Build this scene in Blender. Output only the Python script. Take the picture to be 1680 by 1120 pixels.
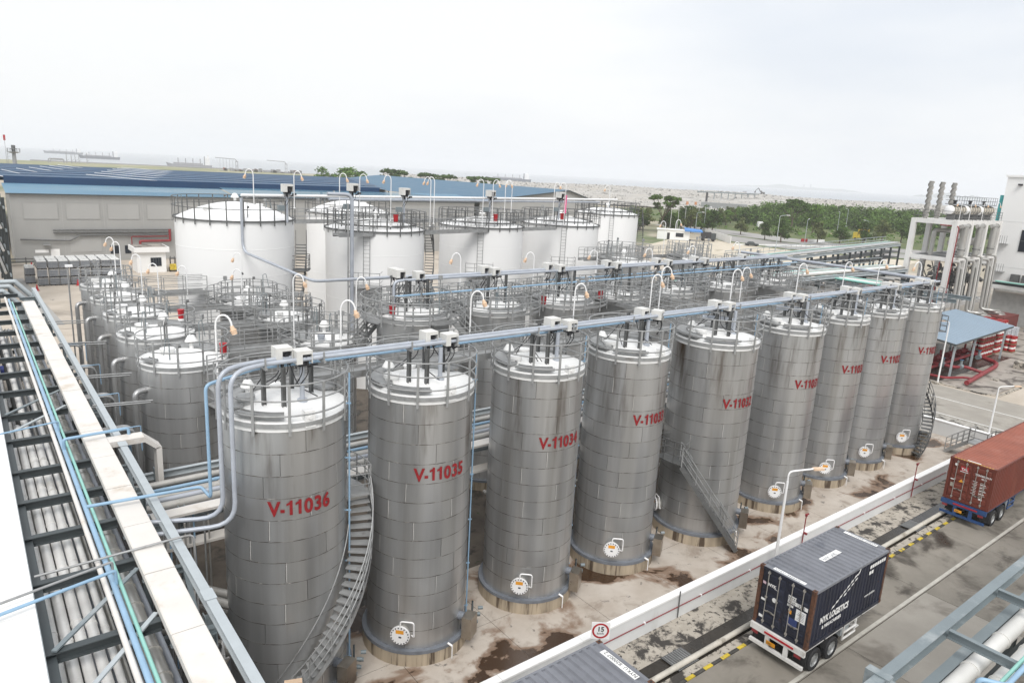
import bpy, math, random
from math import sin, cos, pi, radians, sqrt, atan2, floor
from mathutils import Vector, Matrix
random.seed(11)
for o in list(bpy.data.objects): bpy.data.objects.remove(o)
SC = bpy.context.scene
COL = SC.collection

# ------------------------------------------------------------------ camera
cam = bpy.data.cameras.new('camera'); camo = bpy.data.objects.new('camera', cam); COL.objects.link(camo)
YAW, PIT, ROL = 0.90419989, 0.23501663, 0.05455082
fw = Vector((cos(YAW)*cos(PIT), sin(YAW)*cos(PIT), -sin(PIT)))
rt = Vector((sin(YAW), -cos(YAW), 0)); up = rt.cross(fw)
r2 = cos(ROL)*rt + sin(ROL)*up; u2 = -sin(ROL)*rt + cos(ROL)*up
camo.matrix_world = Matrix(((r2.x, u2.x, -fw.x, 0), (r2.y, u2.y, -fw.y, 0), (r2.z, u2.z, -fw.z, 19.0), (0, 0, 0, 1)))
cam.sensor_width = 36; cam.lens = 1159.86/1680*36
cam.clip_start = 0.3; cam.clip_end = 60000
SC.camera = camo
SC.render.resolution_x, SC.render.resolution_y = 1024, 682

# ------------------------------------------------------------------ overcast sky
SUN_EL, SUN_AZ = radians(52), radians(236)       # azimuth measured from +X towards +Y, where the sun stands
w = bpy.data.worlds.new('World'); SC.world = w; w.use_nodes = True
nt = w.node_tree; nt.nodes.clear()
def wn(t, **k):
    n = nt.nodes.new(t)
    for a, b in k.items(): setattr(n, a, b)
    return n
out = wn('ShaderNodeOutputWorld'); bg = wn('ShaderNodeBackground'); sky = wn('ShaderNodeTexSky')
sky.sky_type = 'NISHITA'; sky.sun_disc = False; sky.sun_elevation = SUN_EL
sky.sun_rotation = pi/2 - SUN_AZ; sky.dust_density = 6; sky.air_density = 1.2
sc1 = wn('ShaderNodeVectorMath', operation='SCALE'); sc1.inputs['Scale'].default_value = 0.10
nt.links.new(sky.outputs[0], sc1.inputs[0])
tc = wn('ShaderNodeTexCoord'); mp = wn('ShaderNodeMapping'); mp.inputs['Scale'].default_value = (1.2, 1.2, 4.5)
nz = wn('ShaderNodeTexNoise'); nz.inputs['Scale'].default_value = 1.3; nz.inputs['Detail'].default_value = 5; nz.inputs['Roughness'].default_value = .5
cr = wn('ShaderNodeValToRGB')
cr.color_ramp.elements[0].position = .30; cr.color_ramp.elements[0].color = (.55, .585, .64, 1)
cr.color_ramp.elements[1].position = .58; cr.color_ramp.elements[1].color = (.695, .705, .715, 1)
mx = wn('ShaderNodeMix', data_type='RGBA'); mx.inputs[0].default_value = 0.9
nt.links.new(tc.outputs['Generated'], mp.inputs[0]); nt.links.new(mp.outputs[0], nz.inputs[0]); nt.links.new(nz.outputs[0], cr.inputs[0])
nt.links.new(sc1.outputs[0], mx.inputs[6]); nt.links.new(cr.outputs[0], mx.inputs[7]); nt.links.new(mx.outputs[2], bg.inputs[0])
bg.inputs[1].default_value = 1.0
nt.links.new(bg.outputs[0], out.inputs[0])
# ------------------------------------------------------------------ sun behind thin cloud
sl = bpy.data.lights.new('sun', 'SUN'); sl.energy = 1.5; sl.angle = radians(30); sl.color = (1, .98, .95)
so = bpy.data.objects.new('sun', sl); COL.objects.link(so)
sd = Vector((cos(SUN_EL)*cos(SUN_AZ), cos(SUN_EL)*sin(SUN_AZ), sin(SUN_EL)))
so.rotation_euler = sd.to_track_quat('Z', 'Y').to_euler()
SC.view_settings.view_transform = 'Standard'; SC.view_settings.look = 'None'
SC.view_settings.exposure = 0.64; SC.view_settings.gamma = 1; SC.view_settings.use_curve_mapping = False
SC.cycles.max_bounces = 6; SC.cycles.diffuse_bounces = 3; SC.cycles.glossy_bounces = 3; SC.cycles.transparent_max_bounces = 8
SC.cycles.volume_bounces = 3; SC.cycles.use_denoising = True

# ================================================================== materials
MATS = {}
def mat(name, col, rough=.6, metal=0., var=.12, scale=1.5, stretch=1., col2=None, thr=(.45, .65), bump=0., bscale=20.,
        rnd=0., spec=.5, col3=None, thr3=(.6, .7), scale3=.4, stretch3=1., zfade=None):
    """weathered paint, steel or stone: world-space grain, two optional stain layers, per-object tint"""
    if name in MATS: return MATS[name]
    m = bpy.data.materials.new(name); m.use_nodes = True; t = m.node_tree; N = t.nodes; L = t.links
    b = N['Principled BSDF']; b.inputs['Roughness'].default_value = rough; b.inputs['Metallic'].default_value = metal
    b.inputs['Specular IOR Level'].default_value = spec
    g = N.new('ShaderNodeNewGeometry')
    def noise(sc, st, det=4., rg=.6):
        mp = N.new('ShaderNodeMapping'); mp.inputs['Scale'].default_value = (sc, sc, sc/st)
        n = N.new('ShaderNodeTexNoise'); n.inputs['Scale'].default_value = 1; n.inputs['Detail'].default_value = det; n.inputs['Roughness'].default_value = rg
        L.new(g.outputs['Position'], mp.inputs[0]); L.new(mp.outputs[0], n.inputs[0]); return n.outputs[0]
    def ramp(src, a, z):
        r = N.new('ShaderNodeMapRange'); r.interpolation_type = 'SMOOTHSTEP'; r.inputs[1].default_value = a; r.inputs[2].default_value = z; L.new(src, r.inputs[0]); return r.outputs[0]
    def mixc(f, a, c):
        x = N.new('ShaderNodeMix'); x.data_type = 'RGBA'; x.clamp_factor = True
        if hasattr(f, 'node'): L.new(f, x.inputs[0])
        else: x.inputs[0].default_value = f
        for i, q in ((6, a), (7, c)):
            if hasattr(q, 'node'): L.new(q, x.inputs[i])
            else: x.inputs[i].default_value = (*q[:3], 1)
        return x.outputs[2]
    n1 = noise(scale, stretch)
    lo = tuple(c*(1-var) for c in col); hi = tuple(min(1, c*(1+var)) for c in col)
    c = mixc(ramp(n1, .25, .75), lo, hi)
    if col2: c = mixc(ramp(noise(scale*.7+.13, stretch, 6, .65), *thr), c, col2)
    if col3:
        k3 = ramp(noise(scale3, stretch3, 5, .6), *thr3)
        if zfade:      # run-off stains that start at the rim and thin out on their way down
            sp = N.new('ShaderNodeSeparateXYZ'); L.new(g.outputs['Position'], sp.inputs[0]); zf = ramp(sp.outputs[2], *zfade)
            ml = N.new('ShaderNodeMath'); ml.operation = 'MULTIPLY'; L.new(k3, ml.inputs[0]); L.new(zf, ml.inputs[1]); k3 = ml.outputs[0]
        c = mixc(k3, c, col3)
    if rnd:
        oi = N.new('ShaderNodeObjectInfo'); mr = N.new('ShaderNodeMapRange'); mr.inputs[3].default_value = 1-rnd; mr.inputs[4].default_value = 1+rnd
        L.new(oi.outputs['Random'], mr.inputs[0])
        vm = N.new('ShaderNodeVectorMath'); vm.operation = 'SCALE'; L.new(c, vm.inputs[0]); L.new(mr.outputs[0], vm.inputs['Scale']); c = vm.outputs[0]
    L.new(c, b.inputs['Base Color'])
    rr = N.new('ShaderNodeMapRange'); rr.inputs[3].default_value = max(.04, rough-.1); rr.inputs[4].default_value = min(1, rough+.12); L.new(n1, rr.inputs[0]); L.new(rr.outputs[0], b.inputs['Roughness'])
    if bump:
        bp = N.new('ShaderNodeBump'); bp.inputs['Strength'].default_value = bump; bp.inputs['Distance'].default_value = .02
        L.new(noise(bscale, 1, 3), bp.inputs['Height']); L.new(bp.outputs[0], b.inputs['Normal'])
    m.diffuse_color = (*col, 1); MATS[name] = m; return m

M_clad = mat('steel_cladding', (.475, .478, .478), .31, .68, .17, .9, 30, (.33, .318, .30), (.48, .78), 0, 20, .045, col3=(.085, .06, .04), thr3=(.50, .68), scale3=.9, zfade=(6.2, 10.6), stretch3=9)
M_clad2 = mat('pale_cladding', (.49, .492, .49), .33, .6, .15, 1.2, 24, (.33, .315, .295), (.52, .80), 0, 20, .04, col3=(.24, .17, .11), thr3=(.66, .78), scale3=.9, stretch3=9)
M_lap = mat('grimy_lap_joint', (.10, .088, .076), .8, 0, .5, 5, 1, (.33, .31, .29), (.5, .62))
M_seal = mat('white_sealant', (.56, .55, .53), .7)
M_joint = mat('lap_shadow_steel', (.12, .11, .10), .6, .5)
M_white = mat('white_roof_paint', (.80, .80, .79), .5, 0, .03, .8, 1, (.70, .69, .66), (.62, .8), .05, 12)
M_wtank = mat('white_tank_paint', (.86, .86, .855), .42, 0, .015, .25, 6, (.79, .775, .745), (.64, .85), 0, 10, col3=(.62, .52, .38), thr3=(.74, .86), scale3=1.1, stretch3=16)
M_grey = mat('galvanised_steel', (.34, .345, .345), .5, .3, .15, 2.5, 1, (.22, .21, .20), (.55, .75))
M_greyd = mat('dull_grey_steel', (.14, .143, .143), .55, .3, .18, 2.5, 1, (.20, .15, .11), (.62, .8))
M_beam = mat('grey_painted_beam', (.19, .225, .24), .5, 0, .08, 1.2, 1, (.30, .33, .34), (.5, .7))
M_beamd = mat('dark_grey_beam', (.055, .066, .07), .5, 0, .12, 1.5, 1)
M_beaml = mat('pale_grey_beam', (.42, .46, .48), .5, 0, .06, 1.5, 1)
M_pipeb = mat('blue_grey_pipe', (.42, .45, .50), .4, .15, .10, 1.5, 1, (.40, .44, .50), (.55, .75))
M_sky = mat('light_blue_pipe', (.27, .42, .57), .4, 0, .08, 1.5, 1, (.30, .42, .55), (.6, .8))
M_green = mat('mint_pipe', (.28, .56, .49), .4, 0, .06)
M_lag = mat('lagged_pipe', (.48, .465, .435), .38, .35, .12, 1.2, 1, (.33, .31, .275), (.55, .75))
M_cover = mat('cream_duct_cover', (.70, .67, .63), .6, 0, .05, .9, 1, (.54, .47, .39), (.54, .76), .06, 9)
M_roofw = mat('white_roof_sheet', (.84, .83, .81), .5, 0, .03, .5, 1, (.72, .69, .65), (.62, .85))
M_conc = mat('plinth_concrete', (.40, .335, .25), .8, 0, .22, 2.2, 12, (.085, .06, .04), (.50, .62), .3, 14)
M_ring = mat('slate_grey_ring', (.16, .175, .20), .55, 0, .15, 3)
M_red = mat('red_paint', (.42, .015, .022), .45, 0, .1)
M_redl = mat('pump_red_paint', (.23, .022, .028), .45, 0, .2, 2, 1, (.36, .085, .09), (.55, .7))
M_redtxt = mat('red_lettering', (.26, .010, .014), .6, 0, .15, 6)
M_black = mat('black_rubber', (.018, .018, .02), .7, 0, .2)
M_dark = mat('dark_device', (.04, .04, .045), .5, .3, .4, 14)
M_boxw = mat('instrument_box_white', (.66, .655, .63), .5, 0, .06, 3)
M_amber = mat('beige_lamp_glass', (.74, .54, .38), .4, 0, .1)
M_lampw = mat('white_lamp_pole', (.84, .84, .84), .4, 0, .02)
M_orange = mat('orange_label', (.75, .33, .03), .5)
M_yellow = mat('yellow_paint', (.55, .41, .04), .7, 0, .25, 3, 1, (.18, .16, .12), (.55, .7))
M_bolt = mat('bolt_steel', (.10, .11, .13), .5, .5)
M_inox = mat('brown_stainless', (.36, .32, .27), .3, .85, .15, 2)

# ================================================================== mesh builder
class MB:
    def __init__(s): s.v = []; s.f = []; s.sm = []; s.mi = []
    def add(s, vs, fs, sm=False, mi=0):
        n = len(s.v); s.v += [tuple(p) for p in vs]
        for f in fs: s.f.append([i+n for i in f]); s.sm.append(sm); s.mi.append(mi)
        return s
    def box(s, c, d, rz=0, mi=0):
        a, b, h = d[0]/2, d[1]/2, d[2]/2; cz, sz = cos(rz), sin(rz); vs = []
        for z in (-h, h):
            for x, y in ((-a, -b), (a, -b), (a, b), (-a, b)): vs.append((c[0]+x*cz-y*sz, c[1]+x*sz+y*cz, c[2]+z))
        return s.add(vs, [(3, 2, 1, 0), (4, 5, 6, 7), (0, 1, 5, 4), (1, 2, 6, 5), (2, 3, 7, 6), (3, 0, 4, 7)], False, mi)
    def bb(s, x0, x1, y0, y1, z0, z1, mi=0): return s.box(((x0+x1)/2, (y0+y1)/2, (z0+z1)/2), (x1-x0, y1-y0, z1-z0), 0, mi)
    def beam(s, p, q, wd, h, mi=0):
        p, q = Vector(p), Vector(q); d = (q-p).normalized(); u = Vector((0, 0, 1)) if abs(d.z) < .95 else Vector((1, 0, 0))
        r = d.cross(u).normalized(); u = r.cross(d); vs = []
        for o in (p, q):
            for a, b in ((-1, -1), (1, -1), (1, 1), (-1, 1)): vs.append(o+r*a*wd/2+u*b*h/2)
        return s.add(vs, [(0, 1, 2, 3), (7, 6, 5, 4), (1, 0, 4, 5), (2, 1, 5, 6), (3, 2, 6, 7), (0, 3, 7, 4)], False, mi)
    def ibeam(s, p, q, wd, h, tf=.03, mi=0):
        p, q = Vector(p), Vector(q); d = (q-p).normalized(); u = Vector((0, 0, 1)) if abs(d.z) < .95 else Vector((1, 0, 0))
        r = d.cross(u).normalized(); u = r.cross(d)
        s.beam(p+u*(h/2-tf/2), q+u*(h/2-tf/2), wd, tf, mi); s.beam(p-u*(h/2-tf/2), q-u*(h/2-tf/2), wd, tf, mi)
        return s.beam(p, q, tf*.8, h-2*tf, mi)
    def cyl(s, p, q, r, n=10, r1=None, cap=True, mi=0):
        p, q = Vector(p), Vector(q); r1 = r if r1 is None else r1; d = (q-p).normalized()
        u = Vector((0, 0, 1)) if abs(d.z) < .9 else Vector((1, 0, 0)); a = d.cross(u).normalized(); b = a.cross(d)
        R = [(cos(2*pi*i/n), sin(2*pi*i/n)) for i in range(n)]
        vs = [p+(a*x+b*y)*r for x, y in R]+[q+(a*x+b*y)*r1 for x, y in R]
        s.add(vs, [(j, i, i+n, j+n) for i in range(n) for j in ((i+1) % n,)], True, mi)
        if cap:
            s.add(vs[:n], [tuple(range(n))], False, mi); s.add(vs[n:], [tuple(range(n-1, -1, -1))], False, mi)
        return s
    def tube(s, pts, r, n=6, mi=0, closed=False, cap=True):
        P = [Vector(p) for p in pts]; m = len(P); rings = []; prev = None
        for i in range(m):
            if closed: d = P[(i+1) % m]-P[i-1]
            else: d = P[min(i+1, m-1)]-P[max(i-1, 0)]
            d = d.normalized() if d.length > 1e-9 else Vector((0, 0, 1))
            if prev is None:
                u = Vector((0, 0, 1)) if abs(d.z) < .9 else Vector((1, 0, 0)); a = d.cross(u).normalized()
            else: a = (prev-d*prev.dot(d)).normalized()
            prev = a; b = d.cross(a); rings.append([P[i]+(a*cos(2*pi*k/n)+b*sin(2*pi*k/n))*r for k in range(n)])
        vs = [v for q in rings for v in q]; fs = []
        for i in range(m if closed else m-1):
            i2 = (i+1) % m
            for k in range(n):
                k2 = (k+1) % n; fs.append((i*n+k, i*n+k2, i2*n+k2, i2*n+k))
        s.add(vs, fs, True, mi)
        if cap and not closed:
            s.add(rings[0], [tuple(range(n-1, -1, -1))], False, mi); s.add(rings[-1], [tuple(range(n))], False, mi)
        return s
    def lathe(s, prof, n=32, c=(0, 0, 0), a0=0., a1=2*pi, mi=0, sm=True):
        full = abs(a1-a0-2*pi) < 1e-6; m = n if full else n+1
        for (ra, za), (rb, zb) in zip(prof[:-1], prof[1:]):
            A = [(c[0]+ra*cos(a0+(a1-a0)*i/n), c[1]+ra*sin(a0+(a1-a0)*i/n), c[2]+za) for i in range(m)]
            B = [(c[0]+rb*cos(a0+(a1-a0)*i/n), c[1]+rb*sin(a0+(a1-a0)*i/n), c[2]+zb) for i in range(m)]
            s.add(A+B, [(i, (i+1) % m, (i+1) % m+m, i+m) for i in range(n)], sm, mi)
        return s
    def arc(s, r0, r1, z0, z1, a0, a1, n=16, c=(0, 0, 0), mi=0):
        s.lathe([(r1, z0), (r1, z1), (r0, z1), (r0, z0), (r1, z0)], n, c, a0, a1, mi)
        if abs(a1-a0-2*pi) > 1e-6:
            for a in (a0, a1):
                s.add([(c[0]+r*cos(a), c[1]+r*sin(a), c[2]+z) for r, z in ((r0, z0), (r1, z0), (r1, z1), (r0, z1))], [(0, 1, 2, 3)], False, mi)
        return s
    def quad(s, a, b, c, d, mi=0): return s.add([a, b, c, d], [(0, 1, 2, 3)], False, mi)
    def mesh(s, name, *mats):
        me = bpy.data.meshes.new(name); me.from_pydata(s.v, [], s.f)
        for m in mats: me.materials.append(m)
        me.polygons.foreach_set('use_smooth', s.sm); me.polygons.foreach_set('material_index', s.mi); me.update(); return me
    def build(s, name, mats, parent=None, loc=(0, 0, 0), rz=0):
        if not isinstance(mats, (list, tuple)): mats = [mats]
        return put(name, s.mesh(name, *mats), parent, loc, rz)
def put(name, me, parent=None, loc=(0, 0, 0), rz=0):
    o = bpy.data.objects.new(name, me); COL.objects.link(o); o.parent = parent; o.location = loc
    if rz: o.rotation_euler = (0, 0, rz)
    return o
LABELS = {}
def tag(o, label, cat, group=None):
    o['label'] = label; o['category'] = cat
    if group: o['group'] = group
    k = label.lower(); LABELS[k] = LABELS.get(k, 0)+1
    return o
def thing(name, label, cat, loc=(0, 0, 0), rz=0, group=None):
    o = bpy.data.objects.new(name, None); o.empty_display_size = .2; COL.objects.link(o); o.location = loc; o.rotation_euler = (0, 0, rz)
    return tag(o, label, cat, group)
def struct(o): o['kind'] = 'structure'; return o
def stuff(o): o['kind'] = 'stuff'; return o
def copy_tree(o, parent=None):
    c = o.copy(); COL.objects.link(c); c.parent = parent
    for ch in list(KIDS.get(o.name, ())): copy_tree(ch, c)
    return c
KIDS = {}
def index_kids():
    KIDS.clear()
    for o in COL.objects:
        if o.parent: KIDS.setdefault(o.parent.name, []).append(o)
def bend(pts, r=.3, k=5):
    """round the corners of a polyline"""
    P = [Vector(p) for p in pts]; out = [P[0]]
    for i in range(1, len(P)-1):
        a, b = (P[i-1]-P[i]), (P[i+1]-P[i]); q = min(r, a.length*.45, b.length*.45); a = P[i]+a.normalized()*q; b = P[i]+b.normalized()*q
        for j in range(k+1):
            t = j/k; out.append((1-t)**2*a+2*t*(1-t)*P[i]+t*t*b)
    out.append(P[-1]); return out
def text_geo(txt, size=1., off=0., align='LEFT', sx=1., spacing=1.):
    """triangles of a line of lettering in the x-y plane"""
    cu = bpy.data.curves.new('lettering', 'FONT'); cu.body = txt; cu.size = size; cu.offset = off; cu.align_x = align; cu.fill_mode = 'FRONT'; cu.resolution_u = 3; cu.space_character = spacing
    o = bpy.data.objects.new('lettering', cu); COL.objects.link(o); bpy.context.view_layer.update()
    me = o.to_mesh(); vs = [(v.co.x*sx, v.co.y) for v in me.vertices]; fs = [tuple(p.vertices) for p in me.polygons]
    o.to_mesh_clear(); bpy.data.objects.remove(o); bpy.data.curves.remove(cu); return vs, fs
def text_on(name, txt, size, origin, xdir, ydir, material, parent, off=0., align='LEFT', sx=1., spacing=1.):
    vs, fs = text_geo(txt, size, off, align, sx, spacing); o0, X, Y = Vector(origin), Vector(xdir), Vector(ydir)
    return MB().add([o0+X*x+Y*y for x, y in vs], fs).build(name, material, parent)
def pipe(name, label, pts, r, material, cat='pipe', n=8, rb=.35, group=None, flanges=0):
    o = MB()
    P = bend(pts, rb)
    o.tube(P, r, n)
    if flanges:
        for a, b in zip([Vector(p) for p in pts[:-1]], [Vector(p) for p in pts[1:]]):
            L = (b-a).length; k = int(L/flanges)
            for i in range(1, k+1):
                c = a+(b-a)*(i/(k+1)); d = (b-a).normalized()*.035; o.cyl(c-d, c+d, r*1.12, n)
    return tag(o.build(name, material), label, cat, group)
# ================================================================== ground, road, sea
def ground_mat(name, cols, scales, rough=.85, wet=None, bump=.3, bsc=9.):
    """layered stained concrete or soil: cols = base a, base b, then (colour, scale, lo, hi) stains; wet = (lo, hi) of a puddle mask"""
    m = bpy.data.materials.new(name); m.use_nodes = True; t = m.node_tree; N = t.nodes; L = t.links; b = N['Principled BSDF']
    g = N.new('ShaderNodeNewGeometry')
    def noise(sc, det=6, rg=.62, dist=0.):
        n = N.new('ShaderNodeTexNoise'); n.inputs['Scale'].default_value = sc; n.inputs['Detail'].default_value = det; n.inputs['Roughness'].default_value = rg; n.inputs['Distortion'].default_value = dist
        L.new(g.outputs['Position'], n.inputs[0]); return n.outputs[0]
    def ramp(s, a, z):
        r = N.new('ShaderNodeMapRange'); r.interpolation_type = 'SMOOTHSTEP'; r.inputs[1].default_value = a; r.inputs[2].default_value = z; L.new(s, r.inputs[0]); return r.outputs[0]
    def mix(f, a, c):
        x = N.new('ShaderNodeMix'); x.data_type = 'RGBA'; L.new(f, x.inputs[0])
        for i, q in ((6, a), (7, c)):
            if hasattr(q, 'node'): L.new(q, x.inputs[i])
            else: x.inputs[i].default_value = (*q, 1)
        return x.outputs[2]
    c = mix(ramp(noise(scales), .3, .7), cols[0], cols[1])
    for col, sc, lo, hi in cols[2:]: c = mix(ramp(noise(sc, 6 if sc < .35 else 7, .55 if sc < .35 else .65, .4), lo, hi), c, col)
    L.new(c, b.inputs['Base Color']); b.inputs['Roughness'].default_value = rough
    if wet:
        r = N.new('ShaderNodeMapRange'); r.inputs[3].default_value = rough; r.inputs[4].default_value = .12
        L.new(ramp(noise(wet[0], 4 if wet[0] < .35 else 7, .5 if wet[0] < .35 else .65, .4), wet[1], wet[2]), r.inputs[0]); L.new(r.outputs[0], b.inputs['Roughness'])
    bp = N.new('ShaderNodeBump'); bp.inputs['Strength'].default_value = bump; bp.inputs['Distance'].default_value = .03
    L.new(noise(bsc, 4), bp.inputs['Height']); L.new(bp.outputs[0], b.inputs['Normal']); MATS[name] = m; return m
G_land = ground_mat('dry_land', ((.33, .29, .22), (.42, .37, .29), ((.10, .14, .05), .012, .5, .62), ((.24, .2, .14), .05, .55, .7)), .03)
G_yard = ground_mat('yard_concrete', ((.42, .365, .30), (.52, .46, .39), ((.24, .21, .175), .12, .56, .72), ((.16, .13, .10), .3, .66, .76)), .25)
G_bund = ground_mat('bund_concrete', ((.42, .365, .31), (.52, .47, .415), ((.30, .25, .205), .7, .50, .72), ((.13, .12, .11), 1.9, .60, .72), ((.22, .15, .105), .30, .50, .57), ((.055, .03, .016), .30, .572, .588)), .5, .8, (.30, .575, .60), .35)
G_strip = ground_mat('mossy_concrete_strip', ((.36, .325, .275), (.46, .42, .36), ((.05, .045, .04), 1.0, .50, .60), ((.045, .04, .036), 3.6, .54, .63)), 1.5, .9, None, .6, 14)
G_drain_shade = ground_mat('wet_drain_and_shade', ((.022, .019, .016), (.045, .038, .030), ((.10, .088, .075), .7, .60, .70)), .6, .25, (.5, .4, .7), .2)  # wet drain and slab joints; also the painted shade under rack and shed
G_road = ground_mat('road_concrete', ((.205, .187, .158), (.275, .25, .213), ((.10, .088, .072), .45, .48, .68), ((.27, .25, .22), 2.2, .58, .75), ((.055, .045, .034), .17, .60, .66)), .35, .75, (.17, .63, .72), .25)
G_road2 = ground_mat('pale_road_concrete', ((.29, .268, .235), (.36, .335, .295), ((.18, .16, .135), .3, .54, .70), ((.22, .2, .17), 1.3, .66, .78)), .3, .8)
G_apron = ground_mat('stained_apron', ((.30, .27, .235), (.40, .36, .32), ((.09, .075, .065), .35, .50, .62), ((.05, .04, .035), .9, .60, .7)), .5, .7, (.35, .6, .7))
G_gravel = ground_mat('gravel', ((.30, .28, .25), (.46, .44, .40), ((.07, .065, .055), 1.6, .5, .58)), 3., .9, None, .9, 20)
G_asph = ground_mat('far_asphalt', ((.30, .29, .28), (.36, .35, .33), ((.22, .21, .2), .05, .55, .7)), .06)
G_grass = ground_mat('grass_verge', ((.085, .115, .035), (.13, .15, .05), ((.24, .21, .11), .11, .56, .68), ((.05, .085, .025), .3, .5, .62)), .15, .95, None, .9, 3)
G_rubble = ground_mat('crushed_rubble', ((.36, .345, .32), (.50, .48, .45), ((.16, .15, .14), .11, .56, .63), ((.40, .37, .33), .02, .5, .62)), .09, .95, None, .8, .8)
M_line = mat('road_line_paint', (.50, .48, .43), .7, 0, .12, 2, 1, (.36, .34, .30), (.56, .7))
M_wallw = mat('white_wall_paint', (.68, .69, .69), .6, 0, .04, .7, 3, (.56, .56, .54), (.60, .8))
M_cop = mat('white_coping', (.86, .86, .85), .55, 0, .02)

def sheet(name, pts, z, m, parent=None):
    o = MB().add([(x, y, z) for x, y in pts], [tuple(range(len(pts)))]).build(name, m, parent)
    return struct(o) if parent is None else o
def rect(x0, x1, y0, y1): return [(x0, y0), (x1, y0), (x1, y1), (x0, y1)]
LAND = [(-900, -700), (1500, -700), (1150, 100), (930, 420), (660, 820), (430, 1050), (240, 1130), (-200, 1120), (-900, 1100)]
g = MB(); g.add([(x, y, 0) for x, y in LAND], [tuple(range(len(LAND)))])
cx, cy = 200, 200
for a, b in zip(LAND, LAND[1:]+LAND[:1]):
    e = lambda p: (cx+(p[0]-cx)*1.012, cy+(p[1]-cy)*1.012, -5.)
    g.quad((*a, 0), (*b, 0), e(b), e(a))
struct(g.build('ground', G_land))
# sea out to the horizon
M_sea = bpy.data.materials.new('sea_water'); M_sea.use_nodes = True
_n = M_sea.node_tree; _b = _n.nodes['Principled BSDF']; _b.inputs['Base Color'].default_value = (.28, .31, .34, 1); _b.inputs['Roughness'].default_value = .28
_t = _n.nodes.new('ShaderNodeTexNoise'); _t.inputs['Scale'].default_value = .06; _t.inputs['Detail'].default_value = 5; _g = _n.nodes.new('ShaderNodeNewGeometry')
_u = _n.nodes.new('ShaderNodeBump'); _u.inputs['Strength'].default_value = .6; _u.inputs['Distance'].default_value = 1.
_n.links.new(_g.outputs['Position'], _t.inputs[0]); _n.links.new(_t.outputs[0], _u.inputs['Height']); _n.links.new(_u.outputs[0], _b.inputs['Normal'])
sea = MB(); ring = [(0, 0, -3)]+[(13500*cos(2*pi*i/48), 13500*sin(2*pi*i/48), -3.) for i in range(48)]
sea.add(ring, [(0, i+1, (i+1) % 48+1) for i in range(48)]); struct(sea.build('sea', M_sea))

sheet('yard', rect(-45, 185, -45, 141.6), .004, G_yard)
bf = sheet('bund_floor', rect(-30, 61.4, 17.3, 66), .006, G_drain_shade)
bs = MB().bb(0, 4.48, 0, 4.0, 0, .014).mesh('floor_slab', G_bund)
for i in range(15):
    for j in range(2): put('floor_slab', bs, bf, (-6+i*4.5, 17.36+j*4.02, 0))
G_inner_shade = ground_mat('shade_darkened_bund_concrete', ((.085, .07, .055), (.14, .115, .09), ((.035, .03, .024), .5, .5, .62), ((.04, .06, .02), 1.3, .62, .7)), .6, .7, (.5, .6, .7))  # stained concrete, darkened to paint in the gloom between tank rows
sheet('inner_bund_floor_shade', rect(-30, 60.5, 25.2, 66), .012, G_inner_shade)
sheet('rack_floor_shade', rect(.3, 5.9, 3, 66), .016, G_drain_shade)  # added dark sheet: shade below the pipe rack put into the floor colour
sheet('mossy_strip', rect(-30, 66.5, 15.62, 17.05), .009, G_strip)
sheet('drain_floor', rect(-30, 66.5, 14.6, 15.62), .006, G_drain_shade)
# road of cast slabs with open joints
road = sheet('road', rect(-40, 140, -8, 14.6), .009, G_drain_shade)
slab_y = [(-7.9, -2.6), (-2.57, 2.7), (2.73, 7.3), (7.33, 11.55), (11.58, 14.08)]
slab_x = [-9.5+7.55*i for i in range(12)]
for yi, (a, b) in enumerate(slab_y):
    s = MB().bb(0, 7.52, 0, b-a, 0, .032).mesh('slab', G_road); s2 = s.copy(); s2.materials[0] = G_road2
    for xi, x in enumerate(slab_x): put('slab', s2 if (xi*7+yi*3) % 11 == 0 or x > 66 else s, road, (x, a, .0))
sheet('road_line', rect(-9, 66, 11.62, 11.78), .036, M_line)
# kerb of alternating yellow and black blocks
kb = struct(MB().bb(-30, 66.5, 14.10, 14.24, 0, .05).build('kerb', mat('worn_black_kerb', (.06, .056, .05), .8, 0, .4, 3)))
ym = MB().bb(0, .50, 0, .15, 0, .058).mesh('kerb_block', M_yellow)
for i in range(62): put('kerb_block', ym, kb, (-3+i*1.13, 14.095, 0))
struct(MB().bb(-30, 66.5, 14.25, 14.6, 0, .055).build('kerb_apron', G_strip))
for k, (x, c) in enumerate(((21.5, 'nearest'), (37.0, 'beside the navy'), (28.3, ''), (42.6, ''))):
    t = thing('drain_grating', ['steel drain grating beside the container roof at bottom edge', 'steel drain plate between navy truck and rust-red truck', 'steel drain cover hidden partly behind the navy trailer', 'steel drain plate just behind the rust-red trailer'][k], 'grating', (x, 15.1, .01), 0, 'drain covers by the kerb')
    f = MB().bb(-.62, .62, -.48, .48, .05, .065); f.build('frame', M_greyd, t)
    for i in range(9): put('bar', MB().bb(-.012, .012, -.42, .42, .066, .09).mesh('bar', M_grey), t, (-.52+i*.13, 0, 0))
pipe('kerb_pipe', 'long pale pipe lying along the drain beside the road', [(-30, 14.72, .16), (66, 14.85, .16)], .115, mat('pale_pipe', (.52, .49, .43), .6, 0, .15, 1.4, 1, (.3, .27, .22), (.55, .7)), n=10, flanges=2.9)
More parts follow.
